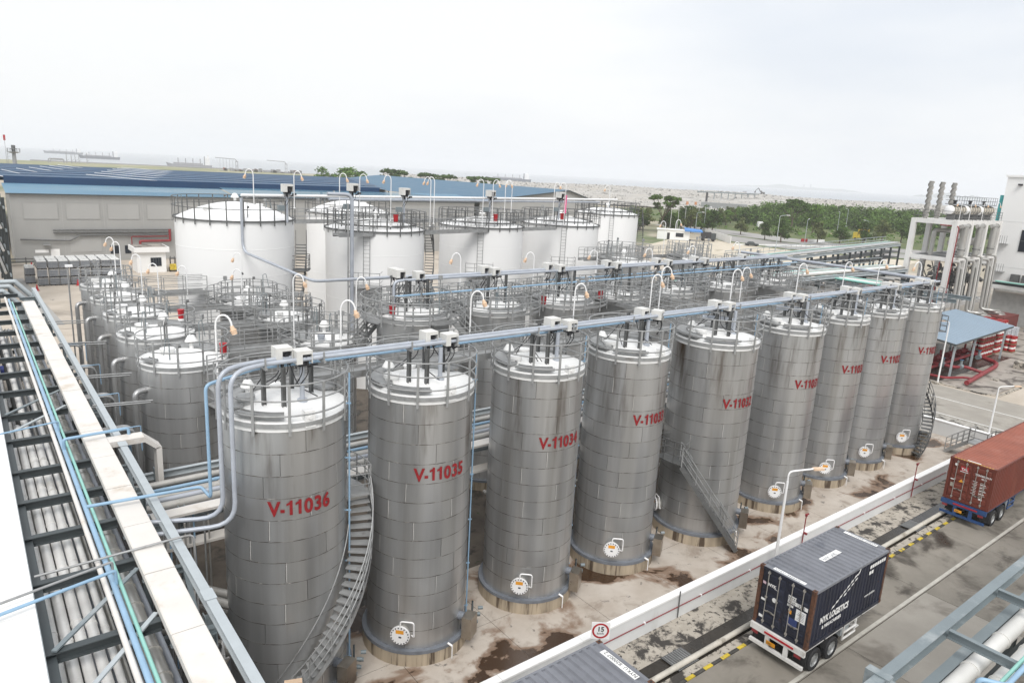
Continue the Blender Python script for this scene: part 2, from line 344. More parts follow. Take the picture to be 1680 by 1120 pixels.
# bund wall: road side and far end
t = thing('bund_wall', 'long low white bund wall with bright coping between tanks and road', 'wall', (0, 17.05, 0))
MB().bb(-30, 61.6, 0, .30, 0, 1.14).build('wall_body', M_wallw, t)
for i in range(23): put('coping', MB().bb(0, 3.97, -.03, .33, 1.14, 1.22).mesh('coping', M_cop) if i == 0 else bpy.data.meshes['coping'], t, (-30+i*3.983, 0, 0))
t2 = thing('bund_wall', 'white bund wall closing the far end beyond the last tank', 'wall', (61.6, 17.05, 0))
MB().bb(0, .3, 0, 49, 0, 1.14).build('wall_body', M_wallw, t2); MB().bb(-.03, .33, 0, 49, 1.14, 1.22).build('coping', M_cop, t2)
p = thing('hydrant_pipe', 'thin red pipe fixed along the road side of the bund wall', 'pipe', (0, 17.0, .62))
MB().tube([(-30, 0, 0), (61, 0, 0)], .022, 6).build('pipe_run', M_redl, p)
for i in range(24): put('clip', MB().bb(-.03, .03, -.03, .05, -.05, .05).mesh('clip', M_lampw) if i == 0 else bpy.data.meshes['clip'], p, (-28+i*3.8, 0, 0))
for x, lab in ((33.6, 'red standpipe on the bund wall behind the navy container'), (46.6, 'red standpipe on the bund wall near the rust-red container'), (23.6, 'thin dark standpipe against the bund wall beyond the speed sign')):
    t = thing('standpipe', lab, 'standpipe', (x, 16.98, 0), 0, 'standpipes on the bund wall')
    MB().tube([(0, 0, .1), (0, 0, 2.3 if x > 30 else 1.4)], .03, 6).build('riser', M_redl if x > 30 else M_greyd, t)
    if x > 30: MB().cyl((0, 0, 2.3), (0, 0, 2.42), .07, 8).box((0, -.1, 1.35), (.1, .18, .1)).box((.12, 0, 2.38), (.2, .06, .06)).build('valve', M_redl, t)
# far end of the plant: cross road, gravel, kerb
sheet('gravel_strip', rect(62.0, 67.6, 15, 62), .012, G_gravel)
sheet('cross_road', rect(67.6, 78.2, 14.62, 66), .02, G_road2)
sheet('cross_road_line', rect(73.3, 73.42, 14.9, 60), .026, M_cop)
sheet('cross_road_edge_line', rect(67.9, 68.02, 14.9, 60), .026, M_cop)
sheet('shed_apron', [(79.0, 66), (79.0, 24.2), (79.6, 23.4), (125, 23.0), (125, 66)], .10, G_apron)
struct(MB().bb(78.7, 79.0, 24.2, 66, 0, .115).add([(78.7, 24.2, .115), (79.4, 23.2, .115), (79.6, 23.45, .115), (79., 24.25, .115), (78.7, 24.2, 0), (79.4, 23.2, 0)], [(0, 1, 2, 3), (0, 4, 5, 1)]).bb(79.5, 125, 22.85, 23.1, 0, .115).build('shed_kerb', G_strip))
# land beyond: roads, verges, rubble field
sheet('far_road', [(252, 203), (256, 181), (252.5, 161), (250, 139), (254, 123), (262, 110), (290, 70), (250, 60), (225, 94), (214, 107), (208, 117.5), (206, 131), (207, 146), (215, 161), (227, 183), (240, 210)], .03, G_asph)
sheet('median_verge', [(241, 195), (233, 170), (231, 147), (232, 130), (237, 112), (247, 99), (244, 98), (234, 111), (229, 130), (228, 147), (230, 171), (238, 196)], .036, G_grass)
sheet('far_verge', [(225, 94), (214, 107), (208, 117.5), (206, 131), (207, 146), (215, 161), (211, 158), (203, 146), (202, 130), (203.5, 116), (210, 104), (221, 91)], .036, G_grass)
sheet('sand_yard', [(128, 90), (150, 75), (221, 90), (210, 103.5), (203, 116), (201, 130), (202, 146), (196, 160), (160, 142), (134, 112)], .03, ground_mat('sandy_ground', ((.52, .46, .36), (.60, .54, .44), ((.36, .31, .22), .1, .55, .7)), .1))
sheet('scrub_field', [(252, 204), (256, 181), (252.5, 161), (250, 139), (254, 123), (262, 110), (290, 70), (420, 60), (520, 150), (420, 330), (300, 330)], .03, G_grass)
sheet('shore_grass', [(-300, 520), (300, 520), (420, 760), (330, 1125), (-300, 1105)], .05, ground_mat('pale_shore_grass', ((.20, .21, .10), (.26, .26, .14), ((.36, .33, .22), .02, .5, .62)), .02, .95))
# rubble bank of the reclaimed shore, rising away from the plant
def rubz(u, f):
    h = 9.2*min(1, f*1.25)**.8+.8*sin(u*9+f*5)+.5*sin(u*23-f*11)
    if .36 < f < .46: h -= 1.0
    return max(.1, h if f < .93 else h-(f-.93)*110)
def rubp(u, f):
    nx, ny = 305+u*205, 425-u*272; fx, fy = 505+u*345, 690-u*455
    return nx+(fx-nx)*f, ny+(fy-ny)*f
rng = random.Random(5); gm = MB(); NU, NF = 90, 26
gm.add([(*rubp(-.25+2.1*i/NU, j/NF), rubz(-.25+2.1*i/NU, j/NF)+rng.uniform(-.35, .35)) for i in range(NU+1) for j in range(NF+1)],
       [(i*(NF+1)+j, i*(NF+1)+j+1, (i+1)*(NF+1)+j+1, (i+1)*(NF+1)+j) for i in range(NU) for j in range(NF)])
struct(gm.build('rubble_bank', G_rubble))
rk = [MB(), MB()]
cube = [(-1, -1, -.3), (1, -1, -.3), (1, 1, -.3), (-1, 1, -.3), (-.7, -.7, 1), (.7, -.7, 1), (.7, .7, 1), (-.7, .7, 1)]
cf = [(4, 5, 6, 7), (0, 1, 5, 4), (1, 2, 6, 5), (2, 3, 7, 6), (3, 0, 4, 7)]
for k in range(26000):
    u, f = rng.uniform(-.25, 1.85), rng.random()**.9*.95; x, y = rubp(u, f); z = rubz(u, f)
    if .34 < f < .40 or .62 < f < .66: continue
    s = rng.uniform(.28, .85)*(1.15 if f > .5 else .8); h = s*rng.uniform(.5, 1.2); a = rng.random()*3
    rk[rng.random() < .13].add([(x+s*(vx*cos(a)-vy*sin(a))*rng.uniform(.6, 1.2), y+s*(vx*sin(a)+vy*cos(a))*rng.uniform(.6, 1.2), z+vz*h*rng.uniform(.6, 1.2)) for vx, vy, vz in cube], cf)
b0 = stuff(rk[0].build('pale_boulders', mat('pale_rock', (.47, .455, .43), .9, 0, .2, .2))); b0['label'] = 'pale broken boulders covering the reclaimed shore'
b1 = stuff(rk[1].build('dark_boulders', mat('dark_rock', (.15, .145, .14), .9, 0, .2, .2))); b1['label'] = 'darker boulders strewn over the reclaimed shore'
# ================================================================== storage tanks
_pc = {}
def panel_mesh(R, h, npan, m, seal=True):
    """one curved cladding sheet, its foot lapped over the sheet below, a bead of sealant down one edge"""
    k = (round(R, 3), round(h, 3), npan, m.name, seal)
    if k in _pc: return _pc[k]
    b = MB(); n = max(8, int(50/npan)); A = 2*pi/npan; g = .004
    a = [g+(A-2*g)*i/n for i in range(n+1)]
    def row(r, z): return [(r*cos(t), r*sin(t), z) for t in a]
    z0, z1 = -.03, h
    rows = [row(R-.01, z0), row(R+.016, z0), row(R+.014, z0+.03), row(R, z1)]
    for p, q in zip(rows[:-1], rows[1:]):
        b.add(p+q, [(i, i+1, i+n+2, i+n+1) for i in range(n)], True)
    for t, sgn in ((a[0], 1), (a[-1], -1)):
        b.add([((R-.02)*cos(t), (R-.02)*sin(t), z0), ((R+.014)*cos(t), (R+.014)*sin(t), z0), (R*cos(t), R*sin(t), z1), ((R-.02)*cos(t), (R-.02)*sin(t), z1)], [(0, 1, 2, 3)])
    wv = .02/R
    if seal: b.add([((R+d)*cos(t), (R+d)*sin(t), z) for t, d, z in ((a[0], .022, .03), (a[0]+wv, .022, .03), (a[0]+wv, .006, h-.03), (a[0], .006, h-.03))], [(0, 1, 2, 3)], False, 1)
    # grime line caught on the lap
    q = [(R+.0175)*cos(t) for t in a], [(R+.0175)*sin(t) for t in a]; jz = [.004+.010*((i*7+n) % 3) for i in range(n+1)]
    b.add([(q[0][i], q[1][i], z0-.004) for i in range(n+1)]+[(q[0][i], q[1][i], z0+jz[i]) for i in range(n+1)], [(i, i+1, i+n+2, i+n+1) for i in range(n)], True, 2)
    _pc[k] = b.mesh('cladding_panel', m, M_seal, M_lap); return _pc[k]
_rc = {}
def railing(t, R, z0, h=1.5, n=12, rails=(1., .66, .33), toe=True, m=None, a0=0.):
    """ring of rails with its flat posts"""
    m = m or M_grey; k = (round(R, 2), round(h, 2), rails, toe, m.name)
    if k not in _rc:
        b = MB()
        for f in rails: b.tube([(R*cos(2*pi*i/40), R*sin(2*pi*i/40), h*f) for i in range(40)], .03, 5, closed=True)
        if toe: b.arc(R-.012, R+.012, .10, .24, 0, 2*pi, 40)
        _rc[k] = (b.mesh('railing', m), MB().box((R+.035, 0, h/2-.08), (.035, .09, h+.16)).mesh('post', m))
    r = put('railing', _rc[k][0], t, (0, 0, z0))
    for i in range(n): put('post', _rc[k][1], r, (0, 0, 0), a0+2*pi*i/n)
    return r
def mushroom(t, x, y, z, s=1.):
    MB().cyl((0, 0, 0), (0, 0, .35*s), .09*s, 10).lathe([(.05*s, .62*s), (.14*s, .58*s), (.27*s, .34*s), (.25*s, .30*s), (.02, .33*s)], 16).build('roof_vent', M_white, t, (x, y, z))
def hatch(t, x, y, z, r=.3, h=.28, m=None):
    MB().lathe([(r*.86, 0), (r*.86, h*.6), (r, h*.62), (r, h), (.02, h+.02)], 20).build('roof_hatch', m or M_white, t, (x, y, z))
def tank(label, x, y, R, ztop, cm=None, courses=11, npan=5, plinth=True, rail=1.5, posts=12, seed=0, group='clad storage tanks', z0=.72):
    rg = random.Random(seed); t = thing('storage_tank', label, 'storage tank', (x, y, 0), 0, group); cm = cm or M_clad
    if plinth:
        MB().lathe([(R+.19, 0), (R+.19, .56), (R, .58)], 40).build('plinth', M_conc, t)
        MB().arc(R-.05, R+.21, .56, .70, 0, 2*pi, 40).build('base_ring', M_ring, t)
    MB().lathe([(R-.03, 0), (R-.03, ztop)], 40).build('inner_shell', M_joint, t)
    hh = (ztop-z0)/courses; me = panel_mesh(R, hh, npan, cm); me2 = panel_mesh(R, hh, npan, cm, False)
    off = rg.random()*6
    for c in range(courses):
        off += rg.uniform(.25, 1.0)
        for i in range(npan): put('cladding_panel', me if rg.random() < .6 else me2, t, (0, 0, z0+c*hh), off+2*pi*i/npan)
    # white rim and cone roof
    MB().lathe([(R-.02, ztop-.04), (R+.035, ztop-.04), (R+.035, ztop+.24), (R-.03, ztop+.27)], 44).build('rim_band', M_white, t)
    MB().lathe([(R-.02, ztop+.262), (.12, ztop+.62), (.0, ztop+.62)], 44).build('roof', M_white, t)
    railing(t, R+.07, ztop+.0, rail, posts, a0=rg.random())
    return t, rg
def roofz(R, ztop, r): return ztop+.262+.36*(1-r/R)
def number_geo(txt, size):
    """lettering in a plain bold grotesque: the figure one gets its flag"""
    V, F, x = [], [], 0.
    for ch in txt:
        if ch == '1':
            h = size*.775; g = [(.22, 0), (.40, 0), (.40, 1.), (.27, 1.), (.20, .88), (.04, .79), (.04, .64), (.22, .73)]
            vs = [(p*size*.8, q*h) for p, q in g]; fs = [tuple(range(8))]; adv = .46*size*.92
        else:
            vs, fs = text_geo(ch, size, .022, 'LEFT', .9); lo = min(v[0] for v in vs); kx = .72 if ch == '-' else 1.; dx = -.05 if ch == '-' else .015; vs = [((v[0]-lo)*kx+dx, v[1]*1.06) for v in vs]; adv = max(v[0] for v in vs)+.035
        n = len(V); V += [(p+x, q) for p, q in vs]; F += [tuple(i+n for i in f) for f in fs]; x += adv
    return [(p-x/2, q) for p, q in V], F
def tank_number(t, R, z, txt, ang, size=.62):
    vs, fs = number_geo(txt, size)
    MB().add([((R+.034)*cos(ang+x/R), (R+.034)*sin(ang+x/R), z+y) for x, y in vs], fs).build('tank_number', M_redtxt, t)
def manhole(t, R, ang, z=1.42):
    def P(u, v, d): return ((R+d)*cos(ang)-u*sin(ang), (R+d)*sin(ang)+u*cos(ang), z+v)
    r = .39
    MB().cyl(P(0, 0, -.1), P(0, 0, .20), r*.80, 20).build('manhole_neck', M_lag, t)
    c = MB().cyl(P(0, 0, .20), P(0, 0, .275), r, 28).build('manhole_cover', M_lampw, t)
    bm = MB()
    for i in range(18):
        q = 2*pi*i/18; bm.cyl(P(r*.88*cos(q), r*.88*sin(q), .27), P(r*.88*cos(q), r*.88*sin(q), .31), .024, 6)
    stuff(bm.build('bolt_circle', M_bolt, c))
    MB().add([P(-.17, .08, .28), P(.15, .08, .28), P(.15, .24, .28), P(-.17, .24, .28)], [(0, 1, 2, 3)]).build('warning_label', M_orange, c)
    MB().add([P(-.05, -.10, .28), P(.06, -.10, .28), P(.06, -.03, .28), P(-.05, -.03, .28)], [(0, 1, 2, 3)]).build('small_plate', M_bolt, c)
    MB().tube(bend([P(0, .38, .24), P(0, .60, .24), P(.52, .60, .2), P(.52, -.1, .12), P(.40, -.1, .02)], .12), .032, 8).build('davit_arm', M_lampw, t)
def drain_box(t, R, ang):
    def P(u, d, v): return ((R+d)*cos(ang)-u*sin(ang), (R+d)*sin(ang)+u*cos(ang), v)
    MB().cyl(P(-.1, -.05, 1.45), P(-.1, .22, 1.45), .17, 12).build('nozzle', M_ring, t)
    c = P(.0, .42, 1.05)
    MB().box(c, (.42, .62, .92), ang).build('sample_box', M_inox, t)
    MB().tube(bend([P(.36, .3, 1.3), P(.52, .3, 1.3), P(.52, .3, .8), P(.36, .3, .8)], .08), .025, 6).build('handle', M_sky, t)
    v = MB()
    for k in range(6): v.cyl(P(.75+k % 2*.2, .15+k*.05, .35+k*.18), P(.85+k % 2*.2, .32+k*.05, .35+k*.18), .075, 8).cyl(P(.8, .2, .3), P(.8, .2, 1.6), .04, 6)
    v.build('valve_set', M_beam, t)
    MB().cyl(P(-1.0, .15, .10), P(-1.0, .15, .66), .025, 6).cyl(P(-1.0, .15, .66), P(-1.0, -.05, .74), .045, 6).build('earth_lead', M_lampw, t)
def downpipe(t, R, ang, z1, m=None, r=.032):
    p = ((R+.14)*cos(ang), (R+.14)*sin(ang)); b = MB().tube([(p[0], p[1], .3), (p[0], p[1], z1)], r, 6)
    for z in range(1, int(z1), 2): b.beam(((R+.0)*cos(ang), (R+.0)*sin(ang), z), (p[0]*1.03, p[1]*1.03, z), .05, .04)
    b.build('downpipe', m or M_sky, t)
H_post = {}
def support_posts(t, pts, R, ztop, ztip):
    for px, py in pts:
        MB().ibeam((px, py, roofz(R, ztop, sqrt(px*px+py*py))-.03), (px, py, ztip), .13, .13, .02).build('support_post', M_greyd, t)
def inner_platform(t, R, ztop, a0, a1, w=.5):
    b = MB().arc(R-w-.08, R-.06, ztop+.40, ztop+.47, a0, a1, max(6, int((a1-a0)*7)))
    b.arc(R-.05, R-.035, ztop+.40, ztop+.52, a0, a1, max(6, int((a1-a0)*7))).arc(R-w-.10, R-w-.085, ztop+.40, ztop+.52, a0, a1, max(6, int((a1-a0)*7)))
    b.build('platform', M_grey, t)

FRONT = [('V-11036', 8.15, 22.75, 2.06, 10.68), ('V-11035', 13.45, 22.58, 2.0, 10.76), ('V-11034', 19.4, 22.7, 2.0, 10.75), ('V-11033', 25.1, 22.7, 1.97, 10.8),
         ('V-11032', 31.35, 22.25, 2.2, 10.85), ('V-11031', 38.25, 22.2, 1.98, 10.88), ('V-11030', 44.3, 22.35, 1.78, 10.9), ('V-11029', 49.6, 22.4, 1.78, 10.9), ('V-11028', 55.2, 22.4, 1.8, 10.92)]
FT = {}
for i, (nm, x, y, R, zt) in enumerate(FRONT):
    t, rg = tank('tall grey clad steel tank lettered %s in red, front row' % nm, x, y, R, zt, None, 13, 5, seed=40+i, group='front row of clad tanks')
    FT[nm] = t
    tank_number(t, R, 7.78, nm, radians(-97 if i < 2 else -94 if i < 4 else -99 if i < 6 else -100), .66)
    manhole(t, R, radians(-136 if i not in (0, 4) else 150)); drain_box(t, R, radians(-58))
    downpipe(t, R, radians(-22 if i else -35), zt+1.4)
    support_posts(t, ((-.85, -.5), (-.35, -.95), (1.0, .1), (.55, .75)), R, zt, zt+1.78)
    inner_platform(t, R, zt, radians(10), radians(190)); inner_platform(t, R, zt, radians(200), radians(250), .22)
    mushroom(t, -.9, 1.0, roofz(R, zt, 1.35), .9); hatch(t, -1.25, .1, roofz(R, zt, 1.3)-.05, .30, .34, M_grey if i == 0 else M_white); hatch(t, .2, 1.3, roofz(R, zt, 1.3)-.04, .26, .2)
    # fill pipe with flange, blue-grey, from the header down to the roof
    MB().tube(bend([(.35, -.75, zt+1.7), (.35, -.75, zt+.48)], .1), .085, 8).cyl((.35, -.75, zt+.46), (.35, -.75, zt+.56), .17, 10).build('fill_pipe', M_pipeb, t)
    if i in (4, 5): MB().tube(bend([(-.2, .9, zt+1.1), (.9, -.3, zt+1.1), (.9, -.3, zt+.45)], .3), .13, 10).build('vent_pipe', M_pipeb, t)
    MB().box(((R-.06)*cos(radians(-88)), (R-.06)*sin(radians(-88)), zt+.32), (.34, .26, .55), radians(2)).cyl(((R+.06)*cos(radians(-88)), (R+.06)*sin(radians(-88)), zt+.38), ((R+.11)*cos(radians(-88)), (R+.11)*sin(radians(-88)), zt+.38), .07, 10).build('lifting_lug', M_white, t)
    cb = MB()
    for k in range(5):
        a = rg.uniform(0, 6.2); cb.tube(bend([(.3*cos(a), .3*sin(a), zt+1.75), (.8*cos(a), .8*sin(a), zt+1.0), (1.2*cos(a+.5), 1.2*sin(a+.5), zt+.6)], .3), .02, 5)
    stuff(cb.build('cables', M_dark, t))

def stands(t, rg, R, z, n, h=1.5):
    for k in range(n):
        a = rg.uniform(0, 2*pi); r = R*rg.uniform(.55, 1.); hh = h*rg.uniform(.6, 1.15); x, y = r*cos(a), r*sin(a); b = MB().tube([(x, y, z), (x, y, z+hh)], .028, 5)
        if k % 3 == 0: b.box((x, y, z+hh), (.22, .12, .26), a)
        elif k % 3 == 1: b.cyl((x, y, z+hh), (x+.12, y, z+hh+.02), .09, 8)
        else: b.tube(bend([(x, y, z+hh), (x+.25*cos(a), y+.25*sin(a), z+hh+.1), (x+.5*cos(a), y+.5*sin(a), z+hh*.4)], .15), .02, 5)
        b.build('instrument_stand', (M_grey, M_greyd, M_beam)[k % 3], t)
# second row, behind
ROW2 = [(19.5, 33.8, 2.0), (24.95, 33.8, 2.0), (30.7, 34.0, 2.05), (35.8, 33.9, 1.85), (41.6, 34.0, 1.8), (48.0, 34.1, 1.8), (54.2, 34.0, 1.8)]
R2L = ['pale clad tank at near end of second row, stair landing beside its roof', 'pale clad tank in second row behind V-11034 and V-11035', 'pale clad tank in second row behind V-11033', 'pale clad tank in second row behind V-11032', 'pale clad tank in second row behind V-11031, low white rim', 'pale clad tank in second row, second last before the yard', 'last pale clad tank of the second row under the cross pipe']
T2 = []
for i, (x, y, R) in enumerate(ROW2):
    t, rg = tank(R2L[i], x, y, R, 10.8, M_clad2, 13, 5, seed=70+i, group='second row of clad tanks', plinth=i < 3)
    T2.append(t)
    support_posts(t, ((-.7, -.4), (.7, -.3), (.2, .8)), R, 10.8, 13.0); inner_platform(t, R, 10.8, radians(0), radians(180)); inner_platform(t, R, 10.8, radians(225), radians(330), .12)
    stands(t, rg, R-.2, 11.1, 10, 1.7); MB().arc(R+.06, R+.85, 10.84, 10.9, radians(-20), radians(200), 24).build('ring_walkway', M_grey, t); railing(t, R+.88, 10.9, 1.2, 14)
    mushroom(t, -.3, .2, roofz(R, 10.8, .4), 1.05); hatch(t, .9, -.8, roofz(R, 10.8, 1.2)-.04, .25, .22)
    cb = MB()
    for k in range(6):
        a = rg.uniform(0, 6.2); cb.tube(bend([(.3*cos(a), .3*sin(a), 13.1), (.8*cos(a), .8*sin(a), 12.1), (1.2*cos(a+.5), 1.2*sin(a+.5), 11.5)], .3), .02, 5)
    stuff(cb.build('cables', M_dark, t))
# left column running away from the camera, and the column beside it
COLA = [(8.1, 36.5, 2.02), (8.1, 42.6, 1.95), (8.1, 48.5, 1.75), (8.1, 54.2, 1.68), (8.2, 59.9, 1.68)]
CAL = ['broad clad tank left of V-11036 with a red bucket on its roof edge', 'clad tank second in the left column, grated platform on its roof', 'clad tank in the middle of the left column', 'clad tank fourth in the left column, near the bulk containers', 'clad tank at the far end of the left column before the yard']
for i, (x, y, R) in enumerate(COLA):
    t, rg = tank(CAL[i], x, y, R, 9.0, M_clad2 if i > 1 else M_clad2, 11, 5, seed=90+i, group='left column of clad tanks', rail=1.45, plinth=False)
    inner_platform(t, R, 9.0, radians(-5), radians(95), 1.0); inner_platform(t, R, 9., radians(190), radians(215), .3)
    stands(t, rg, R-.2, 9.3, 6, 1.4)
    mushroom(t, .5, .5, roofz(R, 9.0, .7), 1.15); hatch(t, -.75, -.1, roofz(R, 9.0, .8)-.05, .34, .36)
    if i == 0: SIDE_PLATFORM_TANK = (t, R)
    a = radians(200)
    MB().tube(bend([((R-.1)*cos(a), (R-.1)*sin(a), 8.0), ((R+.55)*cos(a), (R+.55)*sin(a), 8.0), ((R+.55)*cos(a), (R+.55)*sin(a), .2)], .3), .14, 10).build('overflow_pipe', M_clad2, t)
COLB = [(15.55, 36.7, 1.72), (15.7, 43.4, 1.62), (15.3, 49.3, 1.85)]
CBL = ['clad tank behind V-11035 with a grey cap on its white roof', 'small clad tank crowded behind the railings in the second column', 'clad tank with raised ring walkway in front of the first white tank']
for i, (x, y, R) in enumerate(COLB):
    t, rg = tank(CBL[i], x, y, R, 9.1, M_clad2, 10, 5, seed=120+i, group='second column of clad tanks', rail=1.45, plinth=False)
    inner_platform(t, R, 9.1, radians(20), radians(200), .8); stands(t, rg, R-.1, 9.4, 8, 1.5); mushroom(t, .2, .6, roofz(R, 9.1, .6), 1.1); hatch(t, -.6, -.9, roofz(R, 9.1, 1.1)-.05, .2, .42, M_pipeb if i == 0 else None)
    if True: MB().arc(R+.05, R+.75, 9.05, 9.14, 0, 2*pi, 40).build('ring_walkway', M_grey, t); railing(t, R+.8, 9.1, 1.15, 14)
# tanks of the third row beyond
for i, (x, y, R, zt, lab) in enumerate(((53.2, 49.9, 2.7, 10.6, 'wide pale tank with tall caged railing in front of the last white tank'), (63.2, 49.8, 2.3, 10.6, 'pale tank with open railing beside the sandy yard'), (61.5, 41.5, 1.9, 10.3, 'pale tank by the outside stair at the end of the third row'))):
    t, rg = tank(lab, x, y, R, zt, M_clad2, 11, 5, seed=140+i, group='third row of clad tanks', plinth=False, rail=1.9, posts=16)
    stands(t, rg, R-.2, zt+.3, 9, 2.0); railing(t, R-.8, zt+.4, 1.3, 12)
    inner_platform(t, R, zt, 0, radians(200), .7); mushroom(t, .1, .2, roofz(R, zt, .2), 1.2); hatch(t, -.9, -.6, roofz(R, zt, 1.)-.05, .3, .3)
# big white tanks
def white_tank(label, x, y, R, zt, seed, ladder=True, brace=True):
    t = thing('white_tank', label, 'storage tank', (x, y, 0), 0, 'white storage tanks'); rg = random.Random(seed)
    prof = [(R, 0)]
    for k in range(1, 7):
        z = zt*k/7; prof += [(R, z-.02), (R+.012, z-.012), (R+.012, z+.012), (R, z+.02)]
    prof += [(R, zt-.1), (R+.05, zt-.08), (R+.05, zt), (R-.05, zt+.02)]
    MB().lathe(prof, 72).build('shell', M_wtank, t)
    dh = 1.25 if not ladder else .85
    rz = lambda r: zt+.02+dh*(1-(r/R)**1.85)
    MB().lathe([(R-.05, zt+.02)]+[(R*f, rz(R*f)) for f in (.9, .75, .6, .45, .3, .15, .02)], 72).build('roof', M_wtank, t)
    railing(t, R+.10, zt-.12, 1.7, 24, (1., .62), True, M_greyd, rg.random())
    if ladder: railing(t, R-.75, zt+.3, 1.25, 20, (1., .55), True, M_greyd, rg.random())
    stands(t, rg, R-.5, zt+.1, 7, 1.6)
    mushroom(t, 0, 0, rz(0)-.05, 1.15); hatch(t, -R*.55, -R*.3, rz(R*.63)-.05, .35, .3); hatch(t, R*.5, R*.2, rz(R*.54)-.05, .3, .25)
    if ladder:
        a = radians(-126); px, py = (R+.18)*cos(a), (R+.18)*sin(a); l = MB(); tx, ty = -sin(a), cos(a)
        for s in (-.26, .26): l.tube([(px+tx*s, py+ty*s, 7.2), (px+tx*s, py+ty*s, zt+1.2)], .026, 5)
        z = 7.3
        while z < zt+1.1: l.tube([(px-tx*.26, py-ty*.26, z), (px+tx*.26, py+ty*.26, z)], .015, 4); z += .32
        l.build('ladder', M_grey, t)
        d = thing_part('ladder_platform', MB().box(((R+.75)*cos(a), (R+.75)*sin(a), 9.15), (1.5, 2.6, .08), a), M_grey, t)
        for hz in (.35, .75, 1.15):
            d2 = [((R+.05)*cos(a)+tx*s, (R+.05)*sin(a)+ty*s) for s in (-1.3, 1.3)]; d3 = [((R+1.48)*cos(a)+tx*s, (R+1.48)*sin(a)+ty*s) for s in (-1.3, 1.3)]
            MB().tube([(*d2[0], 9.2+hz), (*d3[0], 9.2+hz), (*d3[1], 9.2+hz), (*d2[1], 9.2+hz)], .025, 5).build('guard_rail', M_grey, d)
        for s in (-1.3, -.45, .45, 1.3): MB().box(((R+1.48)*cos(a)+tx*s, (R+1.48)*sin(a)+ty*s, 9.78), (.05, .05, 1.2), a).build('post', M_grey, d)
    return t
def thing_part(name, b, m, t): return b.build(name, m, t)
WT = []
for i, (x, y, R, zt, lab, lad) in enumerate(((17.3, 58.2, 4.42, 14.3, 'big white tank at left, domed roof, no ladder', False), (29.0, 57.2, 4.3, 13.5, 'big white tank in the middle behind the stair landing, ladder on its front', True),
        (42.0, 59.4, 4.25, 13.55, 'big white tank right of the dark spiral stair', True), (54.6, 61.6, 4.4, 13.5, 'big white tank second from the right with pink strip above it', True),
        (70.9, 70.5, 4.3, 14.1, 'rightmost white tank with a stair on its right side', True), (32.6, 70.5, 4.3, 13.9, 'white tank half hidden between the two nearest white tanks', False))):
    WT.append(white_tank('%s' % lab, x, y, R, zt, i+5, lad))

# spiral stair round a tank
def spiral_stair(t, R, z0, z1, a0, a1, m=None, wdt=.8, name='spiral_stair'):
    m = m or M_grey; n = max(6, int((z1-z0)/.23)); st = MB(); r0, r1 = R+.12, R+.12+wdt
    o = bpy.data.objects.new(name, None); o.empty_display_size = .2; COL.objects.link(o); o.parent = t
    def pt(r, f, dz=0): a = a0+(a1-a0)*f; return (r*cos(a), r*sin(a), z0+(z1-z0)*f+dz)
    for r in (r0, r1):
        s = MB()
        for k in range(n):
            f, g = k/n, (k+1)/n; p, q = pt(r, f), pt(r, g)
            s.add([(p[0], p[1], p[2]-.16), (q[0], q[1], q[2]-.16), (q[0], q[1], q[2]+.08), (p[0], p[1], p[2]+.08)], [(0, 1, 2, 3)])
            p, q = pt(r+.03, f), pt(r+.03, g); s.add([(p[0], p[1], p[2]-.16), (q[0], q[1], q[2]-.16), (q[0], q[1], q[2]+.08), (p[0], p[1], p[2]+.08)], [(0, 1, 2, 3)])
        s.build('stringer', m, o)
    for k in range(n):
        f = (k+.5)/n; a = a0+(a1-a0)*f; da = .13/R*(1 if a1 > a0 else -1)
        vs = [(r*cos(a+d), r*sin(a+d), z0+(z1-z0)*f+h) for h in (-.02, .02) for r, d in ((r0, -da), (r1, -da), (r1, da), (r0, da))]
        MB().add(vs, [(3, 2, 1, 0), (4, 5, 6, 7), (0, 1, 5, 4), (1, 2, 6, 5), (2, 3, 7, 6), (3, 0, 4, 7)]).build('tread', m, o)
    for h in (.4, .75, 1.1):
        MB().tube([pt(r1+.03, k/24, h) for k in range(25)], .026, 5).build('hand_rail', m, o)
    MB().tube([pt(r0, k/24, 1.05) for k in range(25)], .022, 5).build('hand_rail', m, o)
    for k in range(0, 9): p = pt(r1+.03, k/8); MB().box((p[0], p[1], p[2]+.52), (.045, .045, 1.12), a0).build('post', m, o)
    return o
t = FT['V-11036']; spiral_stair(t, 2.06, .2, 6.9, radians(-128), radians(-8))
def ring_platform(t, R, z, a0, a1, w=.95, m=None):
    o = MB().arc(R+.05, R+.05+w, z-.06, z, a0, a1, 8).build('stair_platform', m or M_grey, t)
    for h in (.4, .8, 1.15):
        p = [((R+.08)*cos(a0), (R+.08)*sin(a0), z+h)]+[((R+w)*cos(a0+(a1-a0)*k/8), (R+w)*sin(a0+(a1-a0)*k/8), z+h) for k in range(9)]+[((R+.08)*cos(a1), (R+.08)*sin(a1), z+h)]
        MB().tube(p, .024, 5).build('guard_rail', m or M_grey, o)
    for k in range(4): a = a0+(a1-a0)*k/3; MB().box(((R+w)*cos(a), (R+w)*sin(a), z+.55), (.04, .04, 1.2), a).build('post', m or M_grey, o)
    return o
ring_platform(t, 2.06, 7.1, radians(-12), radians(22))
